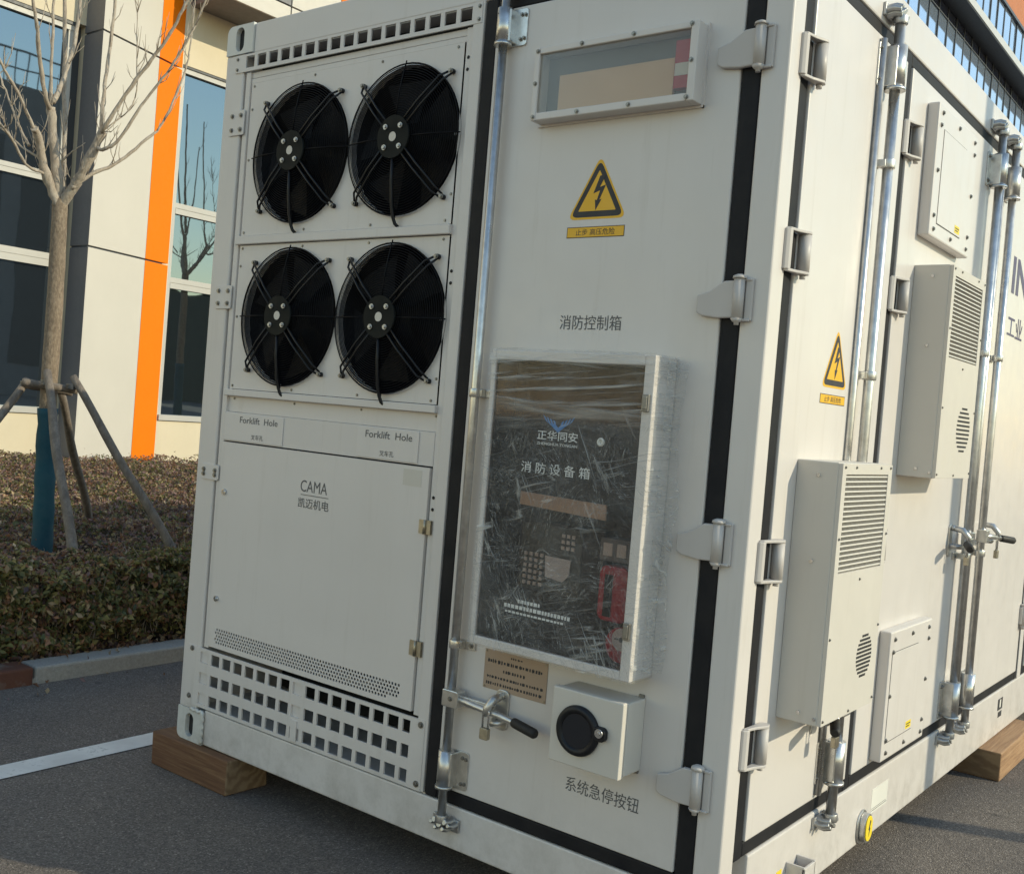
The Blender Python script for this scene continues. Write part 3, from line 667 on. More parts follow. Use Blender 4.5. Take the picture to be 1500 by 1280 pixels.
m = MB(END); m.ring(2.022, 1.373, .122, .0085, .004, 20, 8); m.disc(2.022, 1.373, .119, .122, .004, 12); B('keyhole', m, 'sticker_white', cab)
m = MB(END); m.prism([(1.742, 1.165), (2.048, 1.152), (2.048, 1.196), (1.742, 1.203)], .100, .106); B('tan_strip', m, 'tape_tan', cab)
m = MB(END); m.box(1.725, 2.030, .020, .070, .905, 1.118); cp = B('control_panel', m, 'cabinet_dark', cab, .004)
m = MB(END); m.box(1.735, 1.955, .070, .073, .912, 1.108); B('panel_face', m, 'board_green', cp)
m = MB(END)
for i in range(4):
    for j in range(6): m.box(1.752 + i * .020, 1.763 + i * .020, .073, .077, .925 + j * .0175, .935 + j * .0175)
for i in range(3):
    for j in range(3): m.box(1.885 + i * .018, 1.896 + i * .018, .073, .077, 1.045 + j * .018, 1.055 + j * .018)
B('buttons', m, 'sticker_pale', cp, kind='stuff')
m = MB(END); m.prism([(1.833, 1.020), (1.925, 1.018), (1.922, .972), (1.900, .950), (1.838, .958)], .078, .081); B('paper_slip', m, 'ink_white', cp)
m = MB(END); m.box(2.022, 2.128, .020, .080, 1.036, 1.102); B('relay_module', m, 'grey_module', cab, .004)
BX('relay_dial', END, 'sticker_pale', cab, ((2.036, 2.066, .080, .084, 1.052, 1.088), (2.082, 2.112, .080, .084, 1.052, 1.088)))
m = MB(END); m.prism(rrect(2.030, 2.128, .866, 1.024, .022, 5), .020, .085); ra = B('alarm_unit', m, 'alarm_red', cab, .006)
m = MB(END); m.box(2.052, 2.078, .085, .088, .880, 1.0); B('alarm_slot', m, 'black_plastic', ra)
m = MB(END); m.disc(2.104, .800, .020, .060, .052, 30); rd = B('alarm_bell', m, 'alarm_red', cab, .004)
m = MB(END); m.disc(2.108, .818, .060, .064, .032, 26); B('bell_disc', m, 'ink_white', rd)
m = MB(END); m.disc(2.108, .818, .064, .066, .007, 14); m.box(2.086, 2.100, .064, .065, .816, .820); m.box(2.116, 2.130, .064, .065, .816, .820); B('bell_mark', m, 'ink_black', rd)
m = MB(END)
for z, a0, a1, h in ((.872, 1.775, 1.850, .010), (.853, 1.725, 1.960, .011), (.838, 1.730, 1.945, .006)):
    a = a0
    while a < a1:
        w_ = random.uniform(.006, .013); m.box(a, a + w_, .1203, .1207, z - (a - 1.725) * .01, z + h - (a - 1.725) * .01); a += w_ + .0035
B('small_print', m, 'ink_white', cab, kind='stuff')
m = MB(END); m.tube([(1.66, .03, .96), (1.69, .07, .93), (1.70, .06, .86), (1.66, .05, .80), (1.70, .05, .775)], .008, 8); m.tube([(1.68, .03, .90), (1.72, .08, .88), (1.75, .06, .84), (1.70, .05, .80)], .007, 8); B('cable_loop', m, 'black_plastic', cab)
for z in (1.492, .860):
    m = MB(END); m.box(2.152, 2.174, DP, DP + .010, z - .024, z + .024); m.box(2.156, 2.170, DP + .010, DP + .014, z - .018, z + .018); B('latch', m, 'steel_dull', cab, .002)
# film: crinkled skin stretched over the cabinet front and its right side
def film_sheet(nu, nv, fn, amp):
    m = MB(END); vs = []
    g = rng.normal(0, 1, (nv + 1, nu + 1)); g = (g + np.roll(g, 1, 1) + np.roll(g, 1, 0) + np.roll(g, 2, 1)) / 2
    for j in range(nv + 1):
        for i in range(nu + 1):
            vs.append(fn(i / nu, j / nv, amp * g[j, i]))
    m.add(vs, [(j * (nu + 1) + i, j * (nu + 1) + i + 1, (j + 1) * (nu + 1) + i + 1, (j + 1) * (nu + 1) + i) for j in range(nv) for i in range(nu)], True); return m
B('film_front', film_sheet(60, 90, lambda u, v, h: (A0 - .004 + (A1 - A0 + .010) * u, DP + .006 + .002 * math.sin(9 * v + 5 * u) + h, Z0 - .004 + (Z1 - Z0 + .010) * v), .0012), 'film_front', cab, fix=False)
B('film_wrap', film_sheet(6, 34, lambda u, v, h: (A1 + .006 + 1.0 * h + .004 * u * math.sin(11 * v + 3 * u), DP + .004 - (DP - .002) * u, Z0 - .002 + (Z1 - Z0 + .004) * v), .0016), 'film_side', cab, fix=False)
B('film_wrap', film_sheet(30, 5, lambda u, v, h: (A0 + (A1 - A0) * u, DP + .004 - (DP - .002) * v, Z1 + .005 + h), .0012), 'film_side', cab, fix=False)

B('film_flap', film_sheet(7, 30, lambda u, v, h: (A1 + .006 + .034 * u * (.6 + .5 * math.sin(7 * v + 1) ** 2) + 1.5 * h, .058 * (1 - u) + .007 + abs(h) * 2 + .012 * math.sin(3.1 * u) * (.5 + .5 * math.sin(17 * v)), Z0 + .02 + (Z1 - Z0 - .03) * v + h), .0020), 'film_side', cab, fix=False)

# --- bronze nameplate
m = MB(END); m.box(1.578, 1.825, .003, .0055, .557, .682); npl = B('nameplate', m, 'brass_plate', con, .001, label='engraved bronze nameplate on the end door')
m = MB(END)
for z, a0, a1, h in ((.668, 1.682, 1.722, .006), (.647, 1.592, 1.810, .011), (.621, 1.655, 1.735, .009), (.597, 1.592, 1.808, .008), (.576, 1.590, 1.812, .009)):
    a = a0
    while a < a1:
        w_ = random.uniform(.004, .011); k = random.uniform(.6, 1); m.box(a, a + w_, .0055, .0060, z - h * k / 2, z + h * k / 2)
        if random.random() < .6: m.box(a + w_ * .3, a + w_ * .5, .0055, .0061, z - h * .62, z + h * .62)
        a += w_ + random.uniform(.0022, .006)
B('engraved_lines', m, 'ink_black', npl, kind='stuff')
screws(END, [(1.584, .563), (1.819, .563), (1.584, .676), (1.819, .676)], .0055, .004, 'brass', npl, 'rivets', h=.003)

# --- emergency stop box
eb = MB(END); eb.box(1.936, 2.170, .003, .098, .447, .655); ebx = B('stop_button_box', eb, 'ac_paint', con, .004, label='small cream box with round black button cover')
m = MB(END); m.box(1.934, 2.172, .102, .128, .444, .660); B('box_lid', m, 'ac_paint', ebx, .004)
m = MB(END); m.box(1.942, 2.164, .097, .103, .452, .652); B('lid_gasket', m, 'black_plastic', ebx)
m = MB(END); m.ring(2.032, .552, .133, .060, .0125, 44, 10); rg = B('button_bezel', m, 'black_plastic', ebx)
m = MB(END); m.disc(2.032, .552, .128, .139, .054, 40); B('button_cover', m, 'lens_dark', ebx, .002)
m = MB(END); m.prism(rrect(2.088, 2.130, .542, .582, .014, 5), .128, .146); B('cover_hinge', m, 'black_plastic', ebx, .003)
m = MB(END); m.disc(2.112, .567, .146, .152, .0125, 18); m.disc(2.112, .567, .152, .154, .006, 6); B('cover_screw', m, 'steel_bright', ebx)
BX('mounting_lug', END, 'steel_dull', ebx, ((2.150, 2.166, .003, .012, .655, .664), (2.150, 2.166, .003, .012, .438, .447)))

# --- the long side: seals, doors, hinges
def vseal(a0, a1, z0=.236, z1=2.759):
    m = MB(SIDE); m.box(a0, a1, -.03, -.003, z0, z1); return B('door_seal', m, 'rubber', con, .006, seg=3)
def hseal(a0, a1, z0, z1):
    m = MB(SIDE); m.box(a0, a1, -.03, -.0035, z0, z1); return B('door_seal', m, 'rubber', con, .006, seg=3)
vseal(.085, .142); vseal(.932, .986); vseal(3.462, 3.518)
hseal(.142, .932, .237, .282); hseal(.986, 3.462, .237, .282); hseal(.142, .932, 2.716, 2.758); hseal(.986, 3.462, 2.716, 2.758)
vseal(3.600, 3.655); hseal(3.655, 5.9, .237, .282); hseal(3.655, 5.9, 2.716, 2.758)
m = MB(SIDE); m.box(3.519, 3.599, -.05, .0, .236, 2.759); B('door_post', m, P, con, .003)
m = MB(SIDE); m.box(5.9, L - .002, -.05, .0, .236, 2.759); B('door_post', m, P, con, .003)
doors = []
for a0, a1 in ((.144, .930), (.988, 2.196), (2.206, 3.460), (3.657, 5.898)):
    m = MB(SIDE); m.box(a0, a1, -.05, .003, .284, 2.714); doors.append(B('side_door', m, P, con, .004))
m = MB(SIDE); m.box(2.196, 2.206, -.04, -.01, .284, 2.714); B('door_seal', m, 'rubber', con)
BX('corner_casting', WLD, 'weld_paint', con, ((2.28, W, L - .16, L, 0, .117), (2.28, W, L - .16, L, H - .117, H)), .01)
def side_hinge(a, z, dr, flip=1):
    h = .051; F_ = lambda q: a + (q * .80 + .002) * flip
    m = MB(SIDE); m.tube([(F_(.058), .020, z - h), (F_(.058), .020, z + h)], .0175, 18); hg = B('hinge', m, 'hinge_paint', dr)
    m = MB(SIDE); pr = [(F_(-.066), 0), (F_(-.064), .007), (F_(-.054), .014), (F_(-.036), .016), (F_(-.034), .011), (F_(-.046), .007), (F_(-.052), 0)]
    m.prism_z(pr, z - h - .004, z + h + .004); B('hinge_leaf', m, 'hinge_paint', hg, .002)
    for s_ in (-1, 1):
        zc = z + s_ * (h + .005); m = MB(SIDE); m.prism_z([(F_(-.058), .002), (F_(-.048), .014), (F_(.0), .022), (F_(.052), .039), (F_(.074), .034), (F_(.082), .020), (F_(.072), .006)], zc - .0042, zc + .0042); B('hinge_bracket', m, 'hinge_paint', hg, .002)
    m = MB(SIDE); m.box(min(F_(-.046), F_(.030)), max(F_(-.046), F_(.030)), .0, .003, z - h, z + h); B('hinge_recess', m, 'rubber', hg)
    m = MB(SIDE); m.tube([(F_(.058), .020, z - h - .020), (F_(.058), .020, z - h - .008)], .009, 8); B('hinge_pin', m, 'hinge_paint', hg)
    m = MB(SIDE); b0, b1 = sorted((F_(.058), F_(.088))); m.box(b0, b1, .003, .018, z - h + .006, z + h - .006); B('door_leaf', m, 'hinge_paint', hg, .003)
for z in (2.470, 1.942, 1.083, .562): side_hinge(.112, z, doors[0])
for z in (2.470, 1.942, 1.083): side_hinge(.990, z, doors[1])
for z in (2.470, 1.942, 1.083, .585): side_hinge(3.49, z, doors[2], -1)
warning(SIDE, .514, 1.592, 1.771, .100, .408, .612, 1.540, 1.569, .003, doors[0])
lettering('IN', 2.612, 2.930, 2.176, 2.346, .0040, SIDE, 'ink_purple', doors[2], .03)
lettering('工业', 2.600, 2.900, 1.978, 2.076, .0040, SIDE, 'ink_purple', doors[2], .01)
# lock rods of the long side
r1 = rod_set(SIDE, .712, .225, 2.775, .0165, .040, doors[0], -1, (2.555, 2.690), (.335, .470), (2.318, 1.645))
r2 = rod_set(SIDE, 2.075, .225, 2.775, .0165, .040, doors[1], -1, (2.545, 2.680), (.300, .450), (1.845, .985))
r3 = rod_set(SIDE, 2.320, .225, 2.775, .0165, .040, doors[2], 1, (2.545, 2.680), (.300, .450), (1.845, .985))
for rr, a in ((r1, .655), (r3, 2.245)):
    m = MB(SIDE); m.tube([(a, .012, .30), (a, .012, 2.70)], .012, 12); B('slim_tube', m, 'galvanised', rr)  # slim galvanised tube running beside the rod
def side_handle(rod, a, z, sgn, lab):
    m = MB(SIDE); m.box(a - .026, a + .026, .024, .068, z - .028, z + .028); B('handle_yoke', m, 'galvanised', rod, .003)
    m = MB(SIDE); m.tube([(a, .056, z), (a + sgn * .07, .060, z - .004), (a + sgn * .16, .085, z - .012)], [.013, .012, .010], 10); B('handle_bar', m, 'galvanised', rod)
    m = MB(SIDE); m.tube([(a + sgn * .155, .084, z - .012), (a + sgn * .165, .086, z - .013), (a + sgn * .245, .118, z - .022), (a + sgn * .255, .120, z - .023)], [.012, .016, .016, .011], 12); B('handle_grip', m, 'grip_rubber', rod)
    m = MB(SIDE); b0, b1 = sorted((a + sgn * .105, a + sgn * .150)); m.prism(rrect(b0, b1, z - .075, z + .060, .014, 4), .003, .010); B('catch_plate', m, 'galvanised', rod, .002)
    c_ = a + sgn * .128; m = MB(SIDE); m.disc(c_, z + .045, .010, .024, .012, 12); m.tube([(c_, .012, z + .045), (c_, .055, z + .040), (c_, .080, z + .012), (c_, .078, z - .012)], [.011, .013, .012, .008], 10); m.tube([(c_ - .02, .012, z - .030), (c_ - .01, .055, z - .030), (c_ + .01, .055, z - .028), (c_ + .02, .012, z - .028)], .009, 8); B('hasp', m, 'galvanised_cast', rod)
    padlock(lab, SIDE, c_, z - .040, .078)
side_handle(r1, .712, .585, -1, 'brass padlock hanging under the lower air conditioner')
side_handle(r3, 2.320, 1.062, 1, 'dark padlock on the right hand handle of the twin lock rods')
side_handle(r2, 2.075, 1.062, -1, 'padlock on the left hand handle of the twin lock rods')

# --- wall mounted air conditioners
def air_con(a0, a1, z0, z1, ga0, ga1, gz0, gz1, oc, orx, orz, lab):
    DPT = .138
    m = MB(SIDE); m.box(a0, a1, .003, DPT - .012, z0, z1); ac = B('air_conditioner', m, 'ac_paint', con, .003, label=lab)
    nsl = 20; p = (gz1 - gz0) / nsl; sl = .0088
    xs = [a0 + .002, ga0] + [ga1, a1 - .002]
    # front cover with a louvre opening
    m = MB(SIDE); m.holeplate(xs, [z0 + .002, gz0, gz1, z1 - .002], lambda i, j: not (i == 1 and j == 1), DPT - .012, DPT); B('front_cover', m, 'ac_paint', ac, .002)
    m = MB(SIDE); m.box(ga0 - .004, ga1 + .004, DPT - .0119, DPT - .010, gz0 - .004, gz1 + .004); B('louvre_back', m, 'dark_inside', ac)  # sheet coloured near black to imitate shade between the slats
    m = MB(SIDE); h = .0022; m.add([(ga0, DPT - .001, -h), (ga1, DPT - .001, -h), (ga1, DPT - .002, h), (ga0, DPT - .002, h), (ga0, DPT - .004, -h), (ga1, DPT - .004, -h), (ga1, DPT - .005, h), (ga0, DPT - .005, h)], [(0, 1, 2, 3), (4, 5, 6, 7), (0, 1, 5, 4), (3, 2, 6, 7), (0, 3, 7, 4), (1, 2, 6, 5)])
    sm = m.mesh('louvre_slat')
    for k in range(nsl): link('louvre_slat', sm, 'ac_paint', ac, loc=(0, 0, gz0 + p * (k + .5)))
    m = MB(SIDE)
    for k in range(34): a = ga0 + (ga1 - ga0) * (k + .5) / 34; m.box(a - .0008, a + .0008, DPT - .009, DPT - .006, gz0, gz1)
    B('louvre_ribs', m, 'ac_paint', ac, kind='stuff')
    m = MB(SIDE); ca, cz = oc
    for k in range(11):
        zz = cz - orz + 2 * orz * (k + .5) / 11; w_ = orx * math.sqrt(max(.03, 1 - ((zz - cz) / orz) ** 2))
        nseg = max(1, int(w_ * 2 / .016)); seg = 2 * w_ / nseg
        for q in range(nseg): m.box(ca - w_ + q * seg + .0015, ca - w_ + (q + 1) * seg - .0015, DPT - .003, DPT + .0008, zz - .0036, zz + .0036)
    B('fan_slots', m, 'dark_inside', ac, kind='stuff')
    screws(SIDE, [(a0 + .02, z1 - .012), (a0 + .11, z1 - .012), (a1 - .11, z1 - .012), (a1 - .02, z1 - .012), ((a0 + a1) / 2, gz0 - .028), (a0 + .015, gz0 + .1), (a1 - .012, gz0 + .1), (a0 + .012, z0 + .25), (a1 - .012, z0 + .25), (a1 - .012, z0 + .02), (a0 + .012, z0 + .015), ((a0 + a1) / 2, z0 + .012)], DPT, .0045, 'steel_dull', ac, h=.004)
    m = MB(lambda a, d, z: (W + a, a0 - d, z))
    for zz in (z1 - .04, (z0 + z1) / 2 + .09, z0 + .03): m.disc(.07, zz, .0, .004, .0055, 10)
    m.disc(.118, z0 + .02, 0, .004, .005, 10)
    B('side_screws', m, 'steel_bright', ac, kind='stuff')
    return ac
air_con(.282, .716, .616, 1.370, .314, .679, 1.053, 1.338, (.598, .782), .068, .068, 'lower air conditioner by the container corner')
ac2 = air_con(1.182, 1.628, 1.325, 2.075, 1.215, 1.586, 1.754, 2.040, (1.484, 1.506), .090, .086, 'upper air conditioner by the twin lock rods')
m = MB(SIDE); m.tube([(.62, .075, .616), (.62, .075, .600)], .014, 12); m.tube([(.68, .075, .616), (.685, .06, .600), (.70, .04, .590)], .010, 8); B('drain_stub', m, 'galvanised', con)
# --- screwed cover boxes
def cover(a0, a1, z0, z1, i0, i1, j0, j1, lab):
    m = MB(SIDE); m.box(a0, a1, .003, .045, z0, z1); cv = B('cover_box', m, P, con, .006, label=lab)
    m = MB(SIDE); m.holeplate([i0 - .002, i0, i1, i1 + .004], [j0 - .003, j0, j1, j1 + .002], lambda i, j: (i != 1 or j != 1), .0452, .0456); B('door_gap', m, 'ink_black', cv)
    m = MB(SIDE); m.box(i0, i1, .045, .047, j0, j1); B('inspection_door', m, P, cv, .001)
    m = MB(SIDE); m.box(i1 - .075, i1 - .012, .047, .0476, j0 + .008, j0 + .036); tg = B('yellow_tag', m, 'tag_yellow', cv)
    m = MB(SIDE); m.box(i1 - .068, i1 - .019, .0476, .0480, j0 + .024, j0 + .028); m.box(i1 - .068, i1 - .030, .0476, .0480, j0 + .015, j0 + .019); B('tag_print', m, 'ink_black', tg)
    w = a1 - a0; h = z1 - z0
    screws(SIDE, [(a0 + .045, z1 - .030), (a0 + w * .5, z1 - .030), (a1 - .045, z1 - .030), (a1 - .038, z1 - .075), (a1 - .038, z0 + h * .5), (a1 - .040, z0 + .075), (a1 - .045, z0 + .028), (a0 + w * .5, z0 + .028), (a0 + .045, z0 + .028), (a0 + .035, z0 + .075), (a0 + .035, z0 + h * .5), (a0 + .035, z1 - .075)], .045, .0085, 'steel_dull', cv, h=.007)
cover(1.172, 1.690, 2.180, 2.648, 1.248, 1.545, 2.234, 2.566, 'upper screwed cover box under the top rail')
cover(1.160, 1.660, .300, .768, 1.190, 1.490, .366, .690, 'lower screwed cover box above the bottom rail')
# --- earthing lug, stickers, bracket on the bottom rail
cap = lambda hw, hh, ca, cz: rrect(ca - hw, ca + hw, cz - hh, cz + hh, hw * .98, 8)
m = MB(SIDE); m.prism(cap(.052, .062, 1.150, .062), .0, .006); m.prism(cap(.040, .052, 1.155, .062), .006, .026); lug = B('earthing_lug', m, 'galvanised', con, .003)
m = MB(SIDE); m.prism(cap(.034, .045, 1.155, .062), .026, .030); B('yellow_cap', m, 'tag_yellow', lug, .003)
m = MB(SIDE); m.prism([(1.158, .092), (1.168, .088), (1.158, .066), (1.164, .062), (1.150, .034), (1.152, .056), (1.146, .060)], .030, .0306); B('earth_mark', m, 'ink_black', lug)
m = MB(SIDE); m.box(1.245, 1.425, .0, .0008, .082, .172); stk = B('sticker', m, 'sticker_white', con, label='white paper sticker with faint rows of print')
m = MB(SIDE); m.box(1.252, 1.42, .0008, .0012, .090, .092); m.box(1.252, 1.41, .0008, .0012, .097, .0985)
B('faint_print', m, 'ink_grey', stk)
m = MB(SIDE); m.box(3.130, 3.232, .0, .0008, .128, .186); m.box(3.150, 3.225, .0, .0008, .090, .118); ds = B('sticker', m, 'ink_black', con, label='dark handling sticker with white mark')
m = MB(SIDE); m.box(3.170, 3.195, .0008, .0012, .140, .180); B('white_mark', m, 'sticker_white', ds)
m = MB(SIDE); m.box(.470, .478, .0, .06, .045, .132); m.box(.552, .560, .0, .06, .045, .132); m.box(.470, .560, .052, .060, .045, .128); m.box(.470, .560, .0, .06, .040, .046); br = B('rail_bracket', m, P, con, .002)
m = MB(lambda a, d, z: (W + a, .560 + d, z)); m.disc(.030, .090, 0, .012, .016, 14); m.disc(.030, .090, .012, .022, .009, 6); B('bracket_bolt', m, 'steel_dull', br)
m = MB(SIDE); m.box(.400, .440, .0, .0008, .07, .12); B('yellow_sticker', m, 'tag_yellow', con)

# ------------------------------------------------------------------ timber blocks under the container
def block(x0, x1, y0, y1, label, mats, endface):
    m = MB(); m.box(x0, x1, y0, y1, G0 + .001, -.002)
    me = m.mesh('timber_block'); me.materials.append(MATS[mats]); me.materials.append(MATS['timber_end'])
    for p in me.polygons:
        if abs(p.normal[endface]) > .9: p.material_index = 1
    o = link('timber_block', me, None, None, .007, seg=3); tag(o, label, 'timber block', 'timber blocks under the container')
    for v in me.vertices: v.co.x += random.uniform(-.006, .006); v.co.y += random.uniform(-.006, .006)
    return o
block(-.110, .386, -.036, .165, 'dark brown timber block under the left bottom corner of the container', 'timber', 0)
block(1.95, 2.535, 2.83, 3.62, 'sunlit timber block under the right long side of the container', 'timber_cross', 1)

# ------------------------------------------------------------------ lamp post off to the right (its shadow crosses the long side)
lp = thing('lamp_post', 'tall grey lamp post standing right of the container beyond the picture', 'lamp post', (W + 3.3, 1.985 + .42 * 3.3, G0))
lx, ly = W + 3.3, 1.985 + .42 * 3.3
m = MB(); m.tube([(lx, ly, G0), (lx, ly, 3.5), (lx, ly, 8.2)], [.062, .056, .045], 20); B('post', m, 'pole_grey', lp)
m = MB(); m.tube([(lx, ly, G0), (lx, ly, G0 + .03)], .15, 20); B('base_plate', m, 'pole_grey', lp)
m = MB(); m.tube([(lx, ly, 8.15), (lx + .5, ly, 8.35), (lx + 1.0, ly, 8.38)], .03, 10); m.box(lx + .9, lx + 1.5, ly - .12, ly + .12, 8.34, 8.42); B('lamp_head', m, 'pole_grey', lp, .01)

# ------------------------------------------------------------------ office building on the left
XW = -10.674
ob = thing('office_building', 'cream office building with slanted white and orange fin and dark windows', 'building', (XW - 4, 8, G0))
def wbox(name, y0, y1, z0, z1, d0, d1, mat, parent, bevel=0):
    m = MB(); m.box(XW + d0, XW + d1, y0, y1, z0, z1); return B(name, m, mat, parent, bevel)
ZT = 13.0
for y0, y1, z0, z1 in ((-9, 6.97, G0, .88), (6.97, 13.0, G0, .865), (-9, -1.2, .88, ZT), (-1.2, 5.36, 6.40, ZT), (5.36, 6.96, .88, ZT), (6.96, 9.40, 6.36, ZT), (9.40, 13.0, .865, ZT)):
    wbox('wall', y0, y1, z0, z1, -.35, 0, 'cream_wall', ob)
wbox('wall', 13.0, 22.0, G0, ZT, -.35, 0, 'cream_wall', ob)
wbox('rear_mass', -9, 22, G0, ZT - .1, -8, -.9, 'grey_soffit', ob)
def window(y0, y1, z0, z1, rails, mulls, hd):
    f = MB(); f.box(XW - .12, XW - .04, y0, y0 + .075, z0, z1); f.box(XW - .12, XW - .04, y1 - .075, y1, z0, z1)
    f.box(XW - .12, XW + .03, y0, y1, z0 - .07, z0 + .015); f.box(XW - .12, XW - .03, y0, y1, z1 - .075, z1)
    for a, b in rails: f.box(XW - .12, XW - .035, y0 + .075, y1 - .075, a, (a + b) / 2 - .006); f.box(XW - .12, XW - .045, y0 + .075, y1 - .075, (a + b) / 2 + .006, b)
    for a, b in rails: f.box(XW - .12, XW - .055, y0 + .075, y1 - .075, (a + b) / 2 - .006, (a + b) / 2 + .006)
    for a in mulls: f.box(XW - .12, XW - .04, a - .035, a + .035, z0 + .015, z1 - .075)
    w = B('window', f, 'frame_alu', ob)
    zz = [z0 + .015] + [q for r in rails for q in r] + [z1 - .075]; yy = [y0 + .075] + [q for a in mulls for q in (a - .035, a + .035)] + [y1 - .075]
    for i in range(0, len(yy), 2):
        for j in range(0, len(zz), 2):
            m = MB(); t = random.uniform(-.004, .004); m.add([(XW - .09, yy[i], zz[j]), (XW - .09 + t, yy[i + 1], zz[j]), (XW - .09 + t, yy[i + 1], zz[j + 1]), (XW - .09, yy[i], zz[j + 1])], [(0, 1, 2, 3)]); B('pane', m, 'window_pane', w, fix=False)
    m = MB(); m.box(XW - .34, XW - .30, y0, y1, z0, z1); B('room_dark', m, 'dark_inside', w)
    m = MB(); m.box(XW - .12, XW - .01, y0, y1, z1, z1 + hd); B('head_gap', m, 'mullion_dark', w)
window(-1.2, 5.20, .955, 6.355, ((2.95, 3.14), (4.125, 4.265)), (2.0,), .045)
wbox('reveal', 5.20, 5.36, .88, 6.40, -.35, -.14, 'mullion_dark', ob)
window(6.965, 9.40, .945, 6.325, ((2.93, 3.10), (4.085, 4.255)), (), .035)
# slanted fin: white panels, orange strip, grey flank
PX, PY = -10.214, 5.354; ex, ey = -.276 / .99984, .961 / .99984
fp = lambda s_, k=0: (PX + ex * s_ + ey * k, PY + ey * s_ - ex * k)
fin = MB(); c0 = fp(.01, -.03); c1 = fp(1.655, -.03); fin.prism_z([c0, c1, (XW - .05, c1[1]), (XW - .05, PY + .012)], G0, ZT); fcore = B('fin_core', fin, 'mullion_dark', ob)
for z0, z1 in ((G0, 3.262), (3.288, 6.268), (6.294, 9.3), (9.326, 12.9)):
    for s0, s1, mt in ((.0, 1.150, 'white_panel'), (1.156, 1.662, 'orange_panel')):
        a, b, c, d = fp(s0), fp(s1), fp(s1, -.03), fp(s0 + (.028 if s0 == 0 else 0), -.03)
        m = MB(); m.prism_z([a, b, c, d], z0, z1); B('fin_panel', m, mt, ob, .004)
    m = MB(); a = fp(0); m.prism_z([(a[0] - .002, a[1] - .002), (a[0] - .030, a[1] + .026), (XW - .02, a[1] + .026), (XW - .02, a[1] - .002)], z0, z1); B('flank_panel', m, 'grey_panel', ob, .004)
# canopy over the right window
m = MB(); m.box(XW, XW + .50, 7.02, 21.9, 7.27, 7.33); B('soffit', m, 'grey_soffit', ob)
m = MB(); m.box(XW + .51, XW + .885, 7.02, 21.9, 7.265, 7.33); B('soffit', m, 'grey_soffit', ob)
wbox('canopy_core', 7.04, 21.9, 7.33, 12.0, 0, .86, 'mullion_dark', ob)
for y0, y1 in ((7.02, 8.22), (8.245, 9.25), (9.56, 12.0), (12.03, 15), (15.03, 18), (18.03, 21.9)):
    wbox('fascia_panel', y0, y1, 7.262, 7.52, .86, .90, 'white_panel', ob, .003)
    wbox('fascia_panel', y0, y1, 7.545, 9.4, .86, .90, 'grey_panel' if y1 < 8.3 else 'white_panel', ob, .003)
wbox('fascia_panel', 9.255, 9.555, 7.262, 9.4, .86, .91, 'orange_panel', ob, .003)

# ------------------------------------------------------------------ glass fronted building far behind the container
XG = -8.0; NB = 34; Y0, SP = 22.0, 1.055
gb = thing('glass_building', 'tall building with blue glass curtain wall and terracotta parapet behind the container', 'building', (XG - 6, 40, G0))
def gbox(name, y0, y1, z0, z1, d0, d1, mat, parent=gb, bevel=0):
    m = MB(); m.box(XG + d0, XG + d1, y0, y1, z0, z1); return B(name, m, mat, parent, bevel)
YE = Y0 + NB * SP
gbox('core_wall', Y0, YE, G0, 19.6, -12, -.12, 'far_wall'); gbox('lower_wall', Y0, YE, G0, 9.0, -.12, 0, 'far_wall')
gbox('soffit', Y0, YE, 16.86, 16.92, -.1, .70, 'mullion_dark'); gbox('fascia', Y0, YE, 16.90, 17.19, .55, .73, 'fascia_pale', gb, .01)
gbox('parapet', Y0, YE, 19.62, 24.0, -12, .05, 'terracotta'); gbox('head_rail', Y0, YE, 19.50, 19.62, -.1, .08, 'mullion_dark')
mp = {}
for nm, z0, z1, mt in (('pane', 9.0, 16.42, 'curtain_pane'), ('spandrel', 16.46, 16.84, 'spandrel_pane'), ('upper_pane', 17.0, 19.5, 'curtain_pane')):
    for k in range(NB):
        y0 = Y0 + k * SP + .03; y1 = y0 + SP - .06; t = random.uniform(-.012, .012); t2 = random.uniform(-.008, .008)
        m = MB(); m.add([(XG - .02, y0, z0), (XG - .02 + t, y1, z0), (XG - .02 + t + t2, y1, z1), (XG - .02 + t2, y0, z1)], [(0, 1, 2, 3)]); B(nm, m, mt, gb, fix=False)
m = MB(); m.box(XG - .12, XG + .012, -.035, .035, 9.0, 16.86); me = m.mesh('mullion'); me2 = None
m = MB(); m.box(XG - .12, XG + .012, -.035, .035, 17.0, 19.5); me2 = m.mesh('upper_mullion')
for k in range(NB + 1):
    link('mullion', me, 'mullion_dark', gb, loc=(0, Y0 + k * SP, 0)); link('upper_mullion', me2, 'mullion_dark', gb, loc=(0, Y0 + k * SP, 0))
gbox('transom', Y0, YE, 16.42, 16.46, -.1, .02, 'mullion_dark')

# ------------------------------------------------------------------ what the windows mirror, across the road outside the picture
op = thing('workshop_building', 'long grey workshop building with roof railing across the road, mirrored in the left window', 'building', (50, 32, G0))
m = MB(); m.box(45, 56, 28.5, 43.5, G0, 20.5); B('wall', m, 'far_wall', op)
m = MB()
for k in range(19): m.box(45.1, 45.16, 28.6 + k * .8, 28.66 + k * .8, 20.5, 22.6)
m.box(45.08, 45.18, 28.5, 43.5, 22.5, 22.62); m.box(45.08, 45.18, 28.5, 43.5, 21.5, 21.58); B('roof_railing', m, 'mullion_dark', op)
for k in range(4):
    m = MB(); m.box(44.96, 45.02, 29.2 + k * 3.6, 31.4 + k * 3.6, 2, 17); B('window', m, 'mullion_dark', op)
m = MB(); n = 90; top = [10.0 + 1.0 * math.sin(k * .55) + .7 * math.sin(k * 1.7 + 1) + random.uniform(0, .5) for k in range(n)]  # unseen tree belt, made taller to keep bright horizon out of the lower panes
